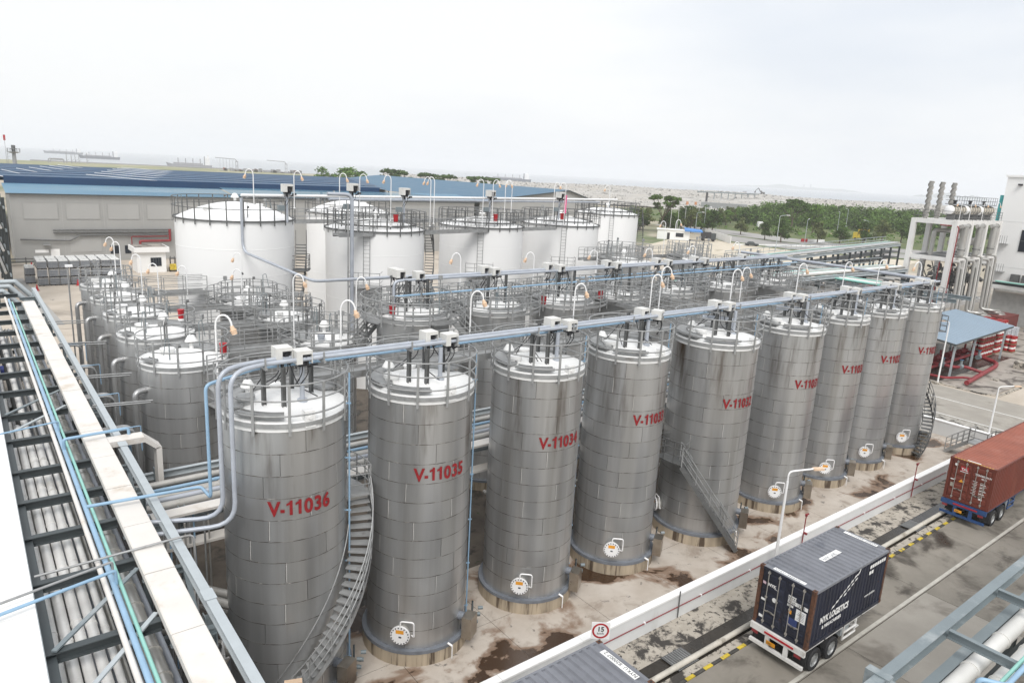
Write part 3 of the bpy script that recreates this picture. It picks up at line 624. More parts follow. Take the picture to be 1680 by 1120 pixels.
# caged ladder from the stair platform to the roof
def cage_ladder(t, R, a, z0, z1, m=None):
    m = m or M_grey; tx, ty = -sin(a), cos(a); px, py = (R+.2)*cos(a), (R+.2)*sin(a); l = MB()
    for s in (-.24, .24): l.tube([(px+tx*s, py+ty*s, z0), (px+tx*s, py+ty*s, z1)], .026, 5)
    z = z0+.3
    while z < z1: l.tube([(px-tx*.24, py-ty*.24, z), (px+tx*.24, py+ty*.24, z)], .014, 4); z += .3
    o = l.build('caged_ladder', m, t); c = MB()
    z = z0+2.1
    hoop = [(-.34+0*.1, .0), (-.36, .3), (-.22, .62), (0, .72), (.22, .62), (.36, .3), (.34, 0)]
    while z < z1: c.tube([(px+tx*u+cos(a)*d, py+ty*u+sin(a)*d, z) for u, d in hoop], .02, 4); z += .7
    for u, d in hoop[1:6]: c.tube([(px+tx*u+cos(a)*d, py+ty*u+sin(a)*d, z0+2.1) for _ in (0,)]+[(px+tx*u+cos(a)*d, py+ty*u+sin(a)*d, z1)], .014, 4)
    c.build('ladder_cage', m, o)
cage_ladder(t, 2.06, radians(16), 7.1, 12.1)
# straight stair against V-11032 and stair at V-11028
def straight_stair(t, p, q, wdt=.8, m=None, name='stair', rail=True):
    m = m or M_greyd; p, q = Vector(p), Vector(q); d = q-p; hd = Vector((d.x, d.y, 0)).normalized(); sd = Vector((-hd.y, hd.x, 0)); n = max(4, int(abs(d.z)/.24)); s = MB()
    for k in (-1, 1): s.beam(p+sd*k*wdt/2, q+sd*k*wdt/2, .05, .24)
    o = s.build(name, m, t); ang = atan2(hd.y, hd.x)
    for k in range(n): c = p+d*((k+.5)/n); MB().box(c, (.26, wdt-.06, .04), ang).build('tread', m, o)
    if rail:
        for k in (-1, 1):
            for h in (.4, .75, 1.1): MB().tube([p+sd*k*wdt/2+Vector((0, 0, h)), q+sd*k*wdt/2+Vector((0, 0, h))], .024, 5).build('hand_rail', M_grey, o)
            for j in range(5): c = p+d*(j/4)+sd*k*wdt/2; MB().box((c.x, c.y, c.z+.55), (.045, .045, 1.1), ang).build('post', M_grey, o)
    return o
straight_stair(FT['V-11032'], (-2.75, -.7, 4.6), (-.35, -3.0, .15), .75)
ring_platform(FT['V-11032'], 2.2, 4.7, radians(165), radians(200), .9, M_greyd)
spiral_stair(FT['V-11028'], 1.8, .15, 5.3, radians(-105), radians(0), M_greyd, .7)
ring_platform(FT['V-11028'], 1.8, 5.4, radians(-2), radians(30), .8, M_greyd)
ring_platform(FT['V-11028'], 1.8, 9.2, radians(-40), radians(5), .8, M_greyd)
# stairs of the white tanks
spiral_stair(WT[1], 4.3, 6.5, 13.3, radians(-62), radians(-8), M_greyd, .75); ring_platform(WT[1], 4.3, 13.35, radians(-14), radians(8), 1.2, M_greyd)
spiral_stair(WT[0], 4.42, 3.0, 12.4, radians(-70), radians(-20), M_greyd, .8)
for z in (7.2, 10.4): ring_platform(WT[0], 4.42, z, radians(-40), radians(-22), 1.2, M_greyd)
spiral_stair(WT[4], 4.3, 6.0, 13.8, radians(-70), radians(-25), M_greyd, .75)
# platform hanging off the side of the broad left tank
ring_platform(*SIDE_PLATFORM_TANK, 7.35, radians(-78), radians(-38), 1.25)
# ================================================================== walkways, headers, boxes, lamps
def walkway(label, p, q, w=.85, h=1.15, name='walkway', sides=(-1, 1), m=None):
    p, q = Vector(p), Vector(q); d = (q-p); L = d.length; hd = d.normalized(); sd = Vector((-hd.y, hd.x, 0)); m = m or M_grey
    t = thing(name, label, 'walkway', p, atan2(d.y, d.x)); 
    MB().bb(0, L, -w/2, w/2, -.05, 0).bb(0, L, -w/2-.02, -w/2, -.16, .12).bb(0, L, w/2, w/2+.02, -.16, .12).build('deck', m, t)
    for s in sides:
        r = MB()
        for f in (.4, .78, 1.): r.tube([(0, s*w/2, h*f), (L, s*w/2, h*f)], .022, 5)
        ro = r.build('railing', m, t); n = max(2, int(L/1.15))
        for i in range(n+1): put('post', POSTM, ro, (L*i/n, s*w/2, 0))
    return t
POSTM = MB().box((0, 0, .52), (.05, .03, 1.25)).mesh('post', M_grey)
walkway('long grated walkway along the back of the front tank row', (6.4, 25.05, 11.0), (57, 25.0, 11.0))
walkway('long grated walkway along the back of the second tank row', (17.4, 36.25, 10.95), (56.5, 36.3, 10.95))
for k, (y, lab) in enumerate(((36.9, 'short link walkway from the red-bucket tank to its neighbour'), (43.0, 'short link walkway at the second tanks of the left columns'), (49.0, 'short link walkway beside the ring walkway tank'), (55.0, 'short link walkway near the far left tanks'))):
    walkway(lab, (9.6, y, 9.2), (14.0, y, 9.2), .8)
walkway('front rim walkway joining the white tanks', (23.5, 53.2, 13.4), (50, 57.6, 13.4), .8)
walkway('walkway bridging white tanks at roof level', (20.5, 62.9, 13.6), (58, 66.2, 13.6), 1.0)
walkway('walkway along the third row beside the sandy yard', (50, 52.9, 10.7), (66, 52.6, 10.7))
walkway('walkway from second row out to the third row tanks', (57.4, 36.5, 10.9), (59.8, 49.5, 10.9))
for k, x in enumerate((31.35, 49.6)):
    walkway(['cross walkway between front and second rows behind V-11032', 'cross walkway between the rows behind V-11029'][k], (x+2.9, 25.6, 10.9), (x+2.9, 33.4, 10.5), .8)
# stair flight up to the second row
st = thing('stair_flight', 'steel stair climbing to the second row beside the near landing', 'stairs', (0, 0, 0))
straight_stair(st, (16.6, 35.2, 9.25), (18.4, 35.4, 10.95), .9, M_grey, 'flight')
st = thing('stair_flight', 'curved-rail stair dropping from the near second row tank', 'stairs', (0, 0, 0))
straight_stair(st, (20.7, 31.6, 10.9), (22.9, 30.9, 8.6), .8, M_grey, 'flight'); MB().bb(19.3, 20.9, 31.2, 32.0, 10.84, 10.9).build('landing', M_grey, st)
st = thing('stair_flight', 'long outside stair at the end of the third row', 'stairs', (0, 0, 0))
straight_stair(st, (56.0, 38.2, 8.2), (60.6, 39.4, 11.2), .8, M_grey, 'flight')

# ---- header pipes over the front row: two blue-grey mains and a thin blue line, turning down beside V-11036
pipe('header_pipe', 'front blue-grey header pipe over the front tanks, bending down beside V-11036', [(3.2, 22.1, 7.62), (6.0, 21.35, 7.62), (6.0, 21.35, 12.62), (7.2, 21.85, 12.64), (57.3, 21.85, 12.78)], .075, M_pipeb, n=10, rb=.75, flanges=5.9)
pipe('header_pipe', 'rear blue-grey header pipe over the front tanks, bending down beside V-11036', [(3.2, 22.8, 7.75), (5.75, 21.75, 7.75), (5.75, 21.75, 12.62), (7.0, 22.15, 12.66), (57.3, 22.15, 12.8)], .075, M_pipeb, n=10, rb=.75, flanges=5.9)
pipe('air_line', 'thin light blue line under the front header pipes', [(2.2, 23.5, 8.3), (5.45, 23.2, 8.3), (5.45, 22.0, 8.4), (5.45, 22.0, 12.15), (7.2, 22.6, 12.3), (57, 22.6, 12.42)], .055, M_sky, rb=.2)
pipe('rail_pipe', 'thin grey conduit behind the front header pipes', [(6.2, 23.3, 12.35), (57, 23.0, 12.5)], .03, M_grey)
rk = thing('pipe_bracket', 'steel bracket rail carrying the front header pipes', 'bracket', (0, 0, 0))
for i, (nm, x, y, R, zt) in enumerate(FRONT):
    for dx in (-.95, 1.0): MB().beam((x+dx, 21.6, 12.52), (x+dx, 22.75, 12.52), .08, .08).beam((x+dx, 21.7, 12.56), (x+dx, 21.7, 12.85), .05, .05).build('cross_bar', M_grey, rk)
# second row headers
pipe('header_pipe', 'front blue-grey header pipe over the second tank row', [(18.15, 33.6, 9.0), (18.15, 33.6, 12.95), (18.9, 33.6, 12.98), (55.9, 33.6, 13.2)], .075, M_pipeb, n=10, rb=.6)
pipe('header_pipe', 'rear blue-grey header pipe from the white tank down over the second row', [(16.4, 53.7, 16.1), (16.4, 53.7, 12.2), (18.3, 45, 11.2), (19.3, 35.2, 12.9), (21, 33.95, 13.05), (55.9, 33.95, 13.25)], .10, M_pipeb, n=10, rb=.8)
for k, (y, z0) in enumerate(((50, 9.2), (47.5, 9.2), (44, 9.2))):
    pass
pipe('air_line', 'thin light blue line over the second tank row', [(18.0, 33.2, 12.2), (55.9, 33.2, 12.55)], .055, M_sky)
pipe('air_line', 'second thin blue line behind the second row header', [(30.0, 35.0, 12.2), (60, 35.0, 12.4)], .045, M_sky)
pipe('cross_header', 'single blue-grey pipe crossing from second row to V-11028', [(55.95, 38.2, 13.05), (55.95, 22.0, 12.95)], .12, M_pipeb, n=10)
# roof level pipes of the white tanks
pipe('header_pipe', 'white pipe along the front rims of the white tanks', [(16.4, 53.7, 16.3), (17.2, 53.75, 16.3), (60.5, 58.7, 16.5)], .11, M_lampw, n=10)
pipe('header_pipe', 'white pipe behind the first along the white tank roofs', [(24, 55.6, 16.05), (58, 59.0, 16.15)], .10, M_pipeb, n=10)
pipe('riser_pipe', 'pair-bend blue-grey pipe rising up the front of the middle white tank', [(22.6, 52.7, 16.6), (24.6, 52.6, 16.6), (24.6, 52.6, 2)], .15, M_pipeb, n=10, rb=.6)
pipe('riser_pipe', 'thin conduit rising beside the bend on the middle white tank', [(24.25, 52.55, 15.9), (24.25, 52.55, 2)], .06, M_grey)
for x, y in ((17.6, 50.0), (18.2, 46.5), (18.6, 42.5)):
    pass

# ---- instrument boxes, open towards the road
def instrument_box(label, x, y, z, s=1., group='instrument boxes on the header pipes', rz=0.):
    t = thing('instrument_box', label, 'instrument box', (x, y, z), rz, group); a, b, c = .27*s, .25*s, .22*s; w_ = .02
    MB().bb(-a, a, -b, b, c-w_, c).bb(-a, -a+w_, -b, b, -c, c-w_).bb(a-w_, a, -b, b, -c, c-w_).bb(-a+w_, a-w_, b-w_, b, -c, c-w_).bb(-a+w_, -a*.25, -b, -b+w_, -c, c-w_).bb(-a*.25, a-w_, -b, -b+w_, c*.45, c-w_).build('hood', M_boxw, t)
    MB().bb(-a*.6, a*.7, -b*.5, b*.7, -c*1.5, c*.5).cyl((a*.3, -b*.8, -c*.4), (a*.3, -b*.5, -c*.4), .08*s, 8).cyl((0, 0, -c*2.2), (0, 0, -c*1.3), .06*s, 8).cyl((a*1.1, -.05, -c*1.5), (a*1.9, -.05, -c*1.5), .05*s, 8).cyl((a*.9, .1, -c*2.0), (a*1.6, .1, -c*1.7), .04*s, 8).build('valve_actuator', M_dark, t)
    MB().beam((-a*.5, 0, -c*1.4), (-a*.5, 0, -c*2.6), .06, .06).build('bracket', M_grey, t)
    MB().tube(bend([(-.05, -b*.6, -c*.8), (-.1, -b*1.1, -c*2.4), (-.3, -b*.6, -c*4.2)], .2), .02, 5).tube(bend([(.1, -b*.6, -c*.8), (.12, -b*1.0, -c*2.6), (-.1, -b*.2, -c*4.4)], .2), .018, 5).build('cable', M_black, t)
    return t
FB = [(7.95, 8.51), (13.51, 14.3), (19.54, 20.54), (25.27, 26.51), (30.87, 32.16), (37.93, 39.27), (44.38, 45.98), (49.9, 51.55), (55.01, 56.91)]
for (nm, x, y, R, zt), (a, b) in zip(FRONT, FB):
    m = (a+b)/2; d = min(.36, (b-a)/2)
    if b-a > 1.0: m = a+.45; d = .4
    instrument_box('white instrument box over %s, left of its pair' % nm, m-d, 22.3, 12.82); instrument_box('white instrument box over %s, right of its pair' % nm, m+d, 22.0, 12.72, rz=.45 if nm == 'V-11033' else 0)
for i, (a, b) in enumerate([(18.68, 19.72), (24.3, 24.88), (29.27, 30.06), (34.54, 35.2), (39.61, 40.5), (43.87, 44.77), (49.97, 52.5)]):
    ord_ = ['first', 'second', 'third', 'fourth', 'fifth', 'sixth', 'seventh'][i]
    instrument_box('instrument box over the second row, left of the %s pair' % ord_, a, 34.0, 13.3); 
    if i < 6: instrument_box('instrument box over the second row, right of the %s pair' % ord_, b, 33.7, 13.2)
instrument_box('third instrument box behind the nearest pair of the second row', 19.0, 35.2, 13.2)
for x, lab in ((19.9, 'instrument box on a post over the left white tank'), (24.8, 'instrument box above the pipe bend of the middle white tank'), (30.0, 'instrument box over the middle white tank, right of the bend'), (40.2, 'instrument box over the white tank right of the spiral stair'), (50.4, 'instrument box beside the pink strip on a white tank')):
    y = 53.9 if x < 20 else 52.9 if x < 26 else 53.9 if x < 35 else 55.6 if x < 45 else 57.2
    t = instrument_box(lab, x, y, 16.9 if x != 24.8 else 17.15, 1.35, 'instrument boxes on the white tanks')
    MB().tube([(0, .05, -.3), (0, .05, -2.6)], .09, 8).build('post', M_pipeb, t); MB().box((-.5, 0, -1.5), (.5, .3, .4)).build('junction_box', M_beam, t)
t = tag(MB().bb(50.9, 51.2, 57.0, 57.05, 15.0, 16.9).build('pink_strip', mat('pink_banner', (.85, .13, .33), .6)), 'bright pink strip hanging above a white tank rim', 'banner')

# ---- gooseneck lamps
def lamp_meshes(H, side, r=.036, out=.55):
    pts = [(0, 0, 0), (0, 0, H-.42)]
    for k in range(1, 9):
        a = pi*k/9; pts.append((side*(out/2)*(1-cos(a)), 0, H-.42+.42*sin(a)*.95))
    pts.append((side*out*1.03, 0, H-.46))
    pole = MB().tube(pts, r, 6); pole.cyl((0, 0, 0), (0, 0, .06), .09, 8)
    hd = MB(); c = Vector((side*out*1.05, 0, H-.5)); d = Vector((side*.35, 0, -1)).normalized()
    hd.cyl(c-d*.10, c+d*.04, .06, 10, .085); hd.cyl(c+d*.04, c+d*.22, .11, 10, .09)
    for k in range(3): hd.cyl(c+d*(.06+k*.07), c+d*(.075+k*.07), .125-.012*k, 10)
    return pole.mesh('pole', M_lampw), hd.mesh('lamp_head', M_amber)
_lm = {}
def lamp(label, x, y, zt, zb, side=1, rz=None, group='gooseneck lamps'):
    k = (round(zt-zb, 1), side)
    if k not in _lm: _lm[k] = lamp_meshes(k[0], side)
    t = thing('gooseneck_lamp', label, 'lamp', (x, y, zb), -.55 if rz is None else rz, group)
    put('pole', _lm[k][0], t); put('lamp_head', _lm[k][1], t); return t
for x, z, nm in ((11.48, 13.75, 'between V-11036 and V-11035'), (17.66, 13.8, 'between V-11035 and V-11034'), (23.93, 13.85, 'just left of V-11033'), (29.6, 14.0, 'just left of V-11032, the shorter of two'), (36.9, 14.0, 'left of V-11031'), (44.2, 14.05, 'above V-11030'), (50.3, 14.0, 'above V-11029'), (55.5, 14.0, 'above V-11028')):
    lamp('white gooseneck lamp on front row walkway %s' % nm, x, 25.55, z, 11.0)
lamp('taller white gooseneck lamp on front row walkway left of V-11032', 30.4, 25.6, 14.4, 11.0)
lamp('tall white gooseneck lamp beside the red bucket left of V-11036', 6.75, 25.5, 13.55, 9.9)
lamp('small gooseneck lamp at the far end of front row near the concrete frame', 57.6, 23.4, 13.95, 11.2, -1)
lamp('second gooseneck lamp above V-11031 pair, set further back', 41.5, 28.0, 13.6, 10.9)
for i, (x, z, zb) in enumerate(((24.4, 13.9, 10.95), (30.3, 13.85, 10.95), (36.2, 13.85, 10.95), (42.1, 13.85, 10.95), (47.3, 13.9, 10.95), (53.3, 14.1, 10.95))):
    lamp('gooseneck lamp on second row walkway, %s from the stair landing' % ['first', 'second', 'third', 'fourth', 'fifth', 'sixth'][i], x, 36.6, z, zb, -1)
lamp('gooseneck lamp standing before the middle white tank near the stair', 17.1, 36.0, 12.95, 9.6)
lamp('gooseneck lamp before the dark stair of the left white tank', 13.55, 36.1, 13.2, 9.2)
lamp('gooseneck lamp over the ring walkway tank', 14.2, 47.0, 11.9, 9.2, -1)
lamp('gooseneck lamp behind the ring walkway tank', 15.6, 51.5, 12.4, 9.2, -1)
for k, (x, y, z) in enumerate(((62.0, 52.4, 14.6), (63.5, 52.2, 14.8))): lamp(['gooseneck lamp at left of the pair by the gatehouse', 'gooseneck lamp at right of the pair by the gatehouse'][k], x, y, z, 10.7, -1 if k == 0 else 1)
for x, zb, s, nm in ((17.26, 15.4, -1, 'left end of the white tanks'), (20.3, 15.4, 1, 'right of the dome of the left white tank'), (23.97, 15.2, 1, 'left of the pipe bend'), (25.7, 15.2, 1, 'right of the pipe bend'), (28.5, 14.0, -1, 'above the ladder of the middle white tank'), (32.5, 14.0, -1, 'left of the pair above the spiral stair'), (32.9, 14.2, -1, 'right of the pair above the spiral stair'), (38.6, 14.0, -1, 'above the third white tank'), (39.8, 14.4, 1, 'beside the box over the third white tank'), (42.0, 14.4, 1, 'behind the third white tank rim'), (42.9, 14.4, -1, 'between third and fourth white tanks'), (49.1, 14.4, 1, 'left of the pink strip'), (50.9, 14.0, -1, 'right of the pink strip'), (58.5, 15.0, -1, 'at the right end of the white tanks')):
    lamp('tall gooseneck lamp %s' % nm, x, 53.5+max(0, (x-30)*.12) if x < 40 else 55.4+(x-40)*.14, 18.2 if x < 55 else 18.1, zb, s, group='tall lamps over the white tanks')
for k, (x, y, zt, zb, s) in enumerate(((8.9, 60, 12.7, 9.2, -1), (9.35, 60.5, 12.25, 9.2, -1), (9.2, 52, 12.4, 9.2, -1), (10.0, 51, 11.85, 9.2, -1), (11.9, 51.5, 10.75+.8, 9.2, -1))):
    lamp(['leftmost gooseneck lamp over the far left tanks', 'second gooseneck lamp over the far left tanks', 'gooseneck lamp in front of the white guard hut', 'gooseneck lamp in front of the hut window', 'gooseneck lamp at the foot of the left white tank'][k], x, y, zt, zb, s)
t = thing('street_lamp', 'thin grey lamp pole standing before the bulk containers', 'lamp post', (6.2, 64, 0)); MB().tube([(0, 0, 0), (0, 0, 10.0)], .06, 6).build('pole', M_grey, t); MB().box((.1, 0, 10.1), (.5, .35, .16)).build('lamp_head', M_lampw, t)

# ---- red bucket-like covers
def red_cover(label, x, y, z, s=1.):
    t = thing('red_cover', label, 'extinguisher cover', (x, y, z), 0, 'red extinguisher covers')
    MB().lathe([(.13*s, 0), (.15*s, .02), (.17*s, .46*s), (.19*s, .47*s), (.19*s, .52*s), (.02, .54*s)], 16).build('cover', M_red, t)
    MB().lathe([(.17*s, -.10*s), (.17*s, 0), (.05, .01)], 16).build('white_foot', M_lampw, t)
for a in ((9.75, 35.6, 9.45, 'red extinguisher cover on the white roof left of V-11036'), (17.75, 33.0, 11.25, 'red extinguisher cover on the stair landing of the second row'), (29.04, 53.6, 14.35, 'red extinguisher cover on the middle white tank rim'), (40.9, 55.6, 14.3, 'red extinguisher cover on the third white tank rim'), (51.4, 57.8, 14.3, 'red extinguisher cover under the pink strip'), (28.3, 33.0, 11.1, 'red extinguisher cover on second row behind V-11034 lamp'), (33.4, 33.2, 11.1, 'red extinguisher cover on second row by the third pair of boxes'), (9.3, 42.0, 10.0, 'red and white ring on the railing of the left column')):
    red_cover(a[3], *a[:3], 1.25 if a[1] > 50 else 1.)
# ================================================================== left pipe rack and white roof
t = thing('white_roof', 'white sheet roof along the left edge beside the pipe rack', 'roof', (0, 0, 8.05))
MB().bb(-7, .46, 3, 72, -.5, -.02).build('roof_deck', M_roofw, t)
rs = MB().bb(-7, .5, 0, 2.57, -.015, .03).mesh('roof_panel', M_roofw)
for i in range(26): put('roof_panel', rs, t, (0, 3+i*2.6, 0))
MB().bb(.46, .52, 3, 72, -.45, .0).build('roof_edge', M_beaml, t)
MB().bb(-7, .3, 3, 72, -8.05, -.5).build('wall_body', mat('grey_wall_paint', (.42, .43, .43), .6), t)
rack = thing('pipe_rack', 'grey steel pipe rack running away along the left side', 'pipe rack', (0, 0, 0))
for x, z, m in ((.62, 7.55, M_beamd), (4.08, 7.9, M_beaml)): MB().ibeam((x, 5, z), (x, 67, z), .24, .3, .03).build('long_beam', m, rack)
ys = [8.2, 11.2, 14.1, 17.2, 20.5, 23.3, 25.95, 28.7, 32.1, 35.4, 39.0, 42.4, 45.6, 48.9, 52.4, 55.8, 59.1, 62.3, 66.0]
for i, y in enumerate(ys):
    MB().ibeam((.5, y, 7.66), (2.95, y, 7.66), .22, .28, .03).build('cross_beam', M_beamd, rack)
    MB().ibeam((3.0, y-.7, 7.5), (4.05, y-.7, 7.5), .16, .2, .025).build('cross_beam', M_beam, rack)
    if i % 3 == 0:
        for x in (.62, 4.08): MB().ibeam((x, y, 0), (x, y, 7.5), .28, .28, .03).build('column', M_beam, rack)
    if i % 3 == 0: MB().beam((4.08, y, 5.2), (4.08, y+2.6, 7.7), .14, .14).build('brace', M_beam, rack)
    if i in (3, 9): MB().beam((.7, y-.1, 7.86), (2.9, y+2.6, 7.86), .12, .05).build('brace', M_beam, rack); MB().beam((2.9, y+.3, 7.8), (.7, y-2.4, 7.8), .12, .05).build('brace', M_beaml, rack)
for y in (17.2, 29.0): MB().bb(3.93, 4.23, y-.25, y+.25, 8.06, 8.08).build('splice_plate', M_beaml, rack)
cov = thing('duct_cover', 'cream white cable duct cover along the top of the pipe rack', 'cable duct', (2.95, 4, 7.86))
cm = MB().bb(0, .72, 0, 2.96, .18, .22).bb(-.02, 0, 0, 2.96, -.02, .20).bb(.72, .74, 0, 2.96, -.02, .20).mesh('cover_panel', M_cover)
for i in range(19): put('cover_panel', cm, cov, (0, i*3.0, .006*(i % 2)))
e = thing('duct_elbow', 'cream duct elbow branching right off the rack and bending down', 'cable duct', (0, 0, 0))
MB().bb(3.68, 4.9, 29.3, 29.95, 7.86, 8.09).add([(4.9, 29.3, 8.09), (4.9, 29.95, 8.09), (5.5, 29.95, 7.55), (5.5, 29.3, 7.55), (4.9, 29.3, 7.86), (4.9, 29.95, 7.86), (5.3, 29.95, 7.5), (5.3, 29.3, 7.5)], [(0, 3, 2, 1), (4, 5, 6, 7), (0, 4, 7, 3), (1, 2, 6, 5)]).bb(5.3, 5.5, 29.3, 29.95, 3, 7.55).build('elbow', M_cover, e)
for i, (z, y) in enumerate(((8.2, 69.5), (8.0, 68.4), (7.8, 67.4))):
    pipe('far_duct', 'grey bent duct at the far end of the rack, %s of three' % ['largest', 'middle', 'smallest'][i], [(-1.5, y, z), (3.0-i*.45, y, z), (4.0-i*.45, y, z-1.2), (4.0-i*.45, y, 2)], .2, M_beaml, 'duct', 4, .05)
# pipes in the rack
SHT = ('first', 'second', 'third', 'fourth', 'fifth')
for i, x in enumerate((.76, 1.05, 1.34, 1.63, 1.90)):
    pipe('rack_pipe', 'thick lagged pipe in the rack, %s from the white roof' % SHT[i], [(x, 4, 7.06), (x, (58, 36, 62, 34, 48)[i], 7.06), (x, (59, 37, 63, 35, 49)[i], 5.5)], .13 if i < 4 else .09, mat('rack_lagging', (.72, .71, .69), .4, .2, .1, 1.2, 1, (.48, .46, .42), (.56, .76)), n=12, flanges=3.1)
for i in range(4):
    pipe('rack_pipe', 'slim pale pipe between the thick ones and the big silver pipe, %s' % SHT[i], [(2.12+i*.105, 4, 6.75), (2.12+i*.105, 61, 6.75)], .042, (M_lag, M_pipeb)[i % 2])
    pipe('rack_pipe', 'thin grey pipe low in the rack, %s of the four' % SHT[i], [(1.35+i*.19, 4, 6.3), (1.35+i*.19, 60, 6.3)], .062, M_pipeb if i % 2 else M_lag)
pipe('rack_pipe', 'big silver lagged pipe beside the cream duct cover', [(2.66, 4, 7.05), (2.66, 57, 7.05), (2.66, 57.8, 6.4)], .215, mat('bright_lagging', (.60, .59, .56), .32, .6, .1, 1.2, 1, (.45, .43, .39), (.55, .7)), n=14, flanges=1.1)
pipe('rack_pipe', 'beige pipe on top of the rack cross beams', [(2.06, 4, 7.88), (2.06, 64, 7.88)], .07, M_cover, n=8, flanges=5)
pipe('rack_pipe', 'light blue pipe on top of the rack beside the green one', [(2.24, 4, 7.90), (2.24, 63, 7.90)], .075, M_sky, n=8)
pipe('rack_pipe', 'mint green pipe on top of the rack beside the blue one', [(2.40, 4, 7.87), (2.40, 62, 7.87)], .05, M_green, n=8)
pipe('rack_pipe', 'slim pipe beyond the duct cover along the rack edge', [(3.85, 4, 7.2), (3.85, 60, 7.2)], .11, M_lag)
pipe('branch_pipe', 'light blue branch pipe crossing the duct cover and dropping over the edge', [(2.24, 29.75, 7.95), (2.24, 29.75, 8.35), (4.45, 29.9, 8.35), (4.45, 29.9, 7.2)], .06, M_sky, rb=.12)
pipe('branch_pipe', 'grey conduit crossing the duct cover towards V-11036', [(.6, 20.6, 7.95), (3.9, 20.3, 8.2), (4.5, 20.3, 8.2), (4.5, 20.3, 4)], .035, M_grey, rb=.2)
for i, (y, l) in enumerate(((18.6, 'nearest'), (19.1, 'second'), (31.5, 'third'))):
    pipe('branch_pipe', 'thin blue pipe crossing the white roof edge, %s to the camera' % l, [(-5, y-1.2, 8.25), (2.3, y+.6, 8.3), (2.3, y+.6, 7.9)], .035 if i else .045, M_sky if i != 1 else M_grey, rb=.08)
for i, y in enumerate((34.5, 39.5, 47.0, 53.5)):
    for j in (0, 1): pipe('link_pipe', 'thin pipe bridging from rack to the left tank column, %s, %s' % (SHT[i], ('upper', 'lower')[j]), [(3.8, y+j*.5, 8.0-j*.25), (6.2, y+j*.5-.1, 7.9-j*.25)], .04, M_grey)
# cable trays looping off the rack edge
for i, y in enumerate((31.4, 36.4, 42.0, 47.2)):
    t = thing('cable_loop', 'bundle of grey conduits looping off the rack edge, %s nearest' % SHT[i], 'conduit bundle', (0, y, 0), 0, 'conduit bundles')
    for j in range(5): MB().tube(bend([(3.2, j*.14, 7.75), (4.7, j*.14, 7.75), (4.95, j*.14, 7.5), (4.95, j*.14, 4)], .25), .045, 6).build('conduit', M_grey, t)
    MB().tube(bend([(4.2, -.2, 7.9), (5.1, -.2, 7.9), (5.1, -.2, 6.8)], .05), .025, 5).build('blue_line', M_sky, t)
for j, (x, z, r) in enumerate(((.95, 5.2, .12), (1.35, 5.2, .15), (1.8, 5.15, .1), (2.3, 5.2, .14), (2.9, 5.1, .18), (3.4, 5.2, .1))): pipe('rack_pipe', 'pipe on the lower level of the rack, %s from the white roof' % ('first', 'second', 'third', 'fourth', 'fifth', 'sixth')[j], [(x, 4, z), (x, 62, z)], r, (M_lag, M_greyd, M_pipeb)[j % 3])
for y in ys[::2]: MB().ibeam((.5, y, 4.85), (4.0, y, 4.85), .2, .24, .03).build('cross_beam', M_beamd, rack)
pipe('blue_crate_pipe', 'dark blue pipe glimpsed under the far left rack beams', [(-1, 47.5, 6.6), (1.1, 47.5, 6.6)], .3, mat('deep_blue_paint', (.03, .05, .25), .5), 'pipe')

# ================================================================== pipe bridge between the tank rows (seen in the gaps)
br = thing('pipe_bridge', 'steel pipe bridge between the front and second tank rows', 'pipe rack', (0, 0, 0))
for i in range(10):
    x = 5.4+i*5.9
    MB().ibeam((x, 25.9, 5.75), (x, 30.2, 5.75), .2, .26, .03).build('cross_beam', M_beam, br)
    for y in (26.0, 30.1): MB().ibeam((x, y, 0), (x, y, 6.4), .24, .24, .03).build('column', M_beam, br)
for y in (25.9, 30.2): MB().ibeam((4.2, y, 6.0), (60, y, 6.0), .2, .28, .03).build('long_beam', M_beaml, br)
for i, (y, r, m, l) in enumerate(((26.35, .11, M_pipeb, 'blue-grey pipe'), (26.8, .17, M_lag, 'lagged pipe'), (27.25, .11, M_pipeb, 'slim blue-grey pipe'), (27.75, .2, M_lag, 'thick lagged pipe'), (28.3, .08, M_sky, 'light blue pipe'), (28.75, .14, M_lag, 'medium lagged pipe'))):
    pipe('bridge_pipe', 'long %s on the pipe bridge between tank rows' % l, [(4.3, y, 6.1+.05*(i % 3)), (60, y, 6.1+.05*(i % 3))], r, m, n=10, flanges=3.0)
for z, y, l in ((6.35, 25.55, 'upper'), (5.1, 25.5, 'lower')):
    t = thing('cable_tray', '%s white covered cable tray on the pipe bridge' % l, 'cable tray', (4.3, y, z)); tm = MB().bb(0, 2.96, -.3, .3, 0, .1).mesh('tray_cover', M_cover)
    for i in range(18): put('tray_cover', tm, t, (i*3., 0, 0))
# ground level manifold pipes between tanks
rg = random.Random(3)
for i, (nm, x, y, R, zt) in enumerate(FRONT[:6]):
    for j in range(3):
        xx = x+R+.5+j*.32; zz = 2.2+j*.8+rg.uniform(-.2, .2)
        pipe('manifold_pipe', 'lagged pipe rising in the gap right of %s, %s one' % (nm, ('front', 'middle', 'rear')[j]), [(xx, 24.3+j*.5, zz), (xx, 25.4, zz), (xx, 25.4+j*.2, .5)] if j < 2 else [(xx, 24.0, .9), (xx, 30.5, .9)], .12+.03*(j == 0), M_lag, rb=.25, n=8)
for i, (z, y0) in enumerate(((3.6, 22.9), (3.6, 23.5), (2.4, 24.2), (1.4, 23.4))):
    pipe('manifold_pipe', 'lagged pipe low between the rack and V-11036, %s' % ('upper front', 'upper rear', 'middle', 'lowest')[i], [(4.4, y0+2.5, z+.2), (6.6+i*.2, y0-.3, z)], .16 if i < 2 else .09, M_lag, n=10)
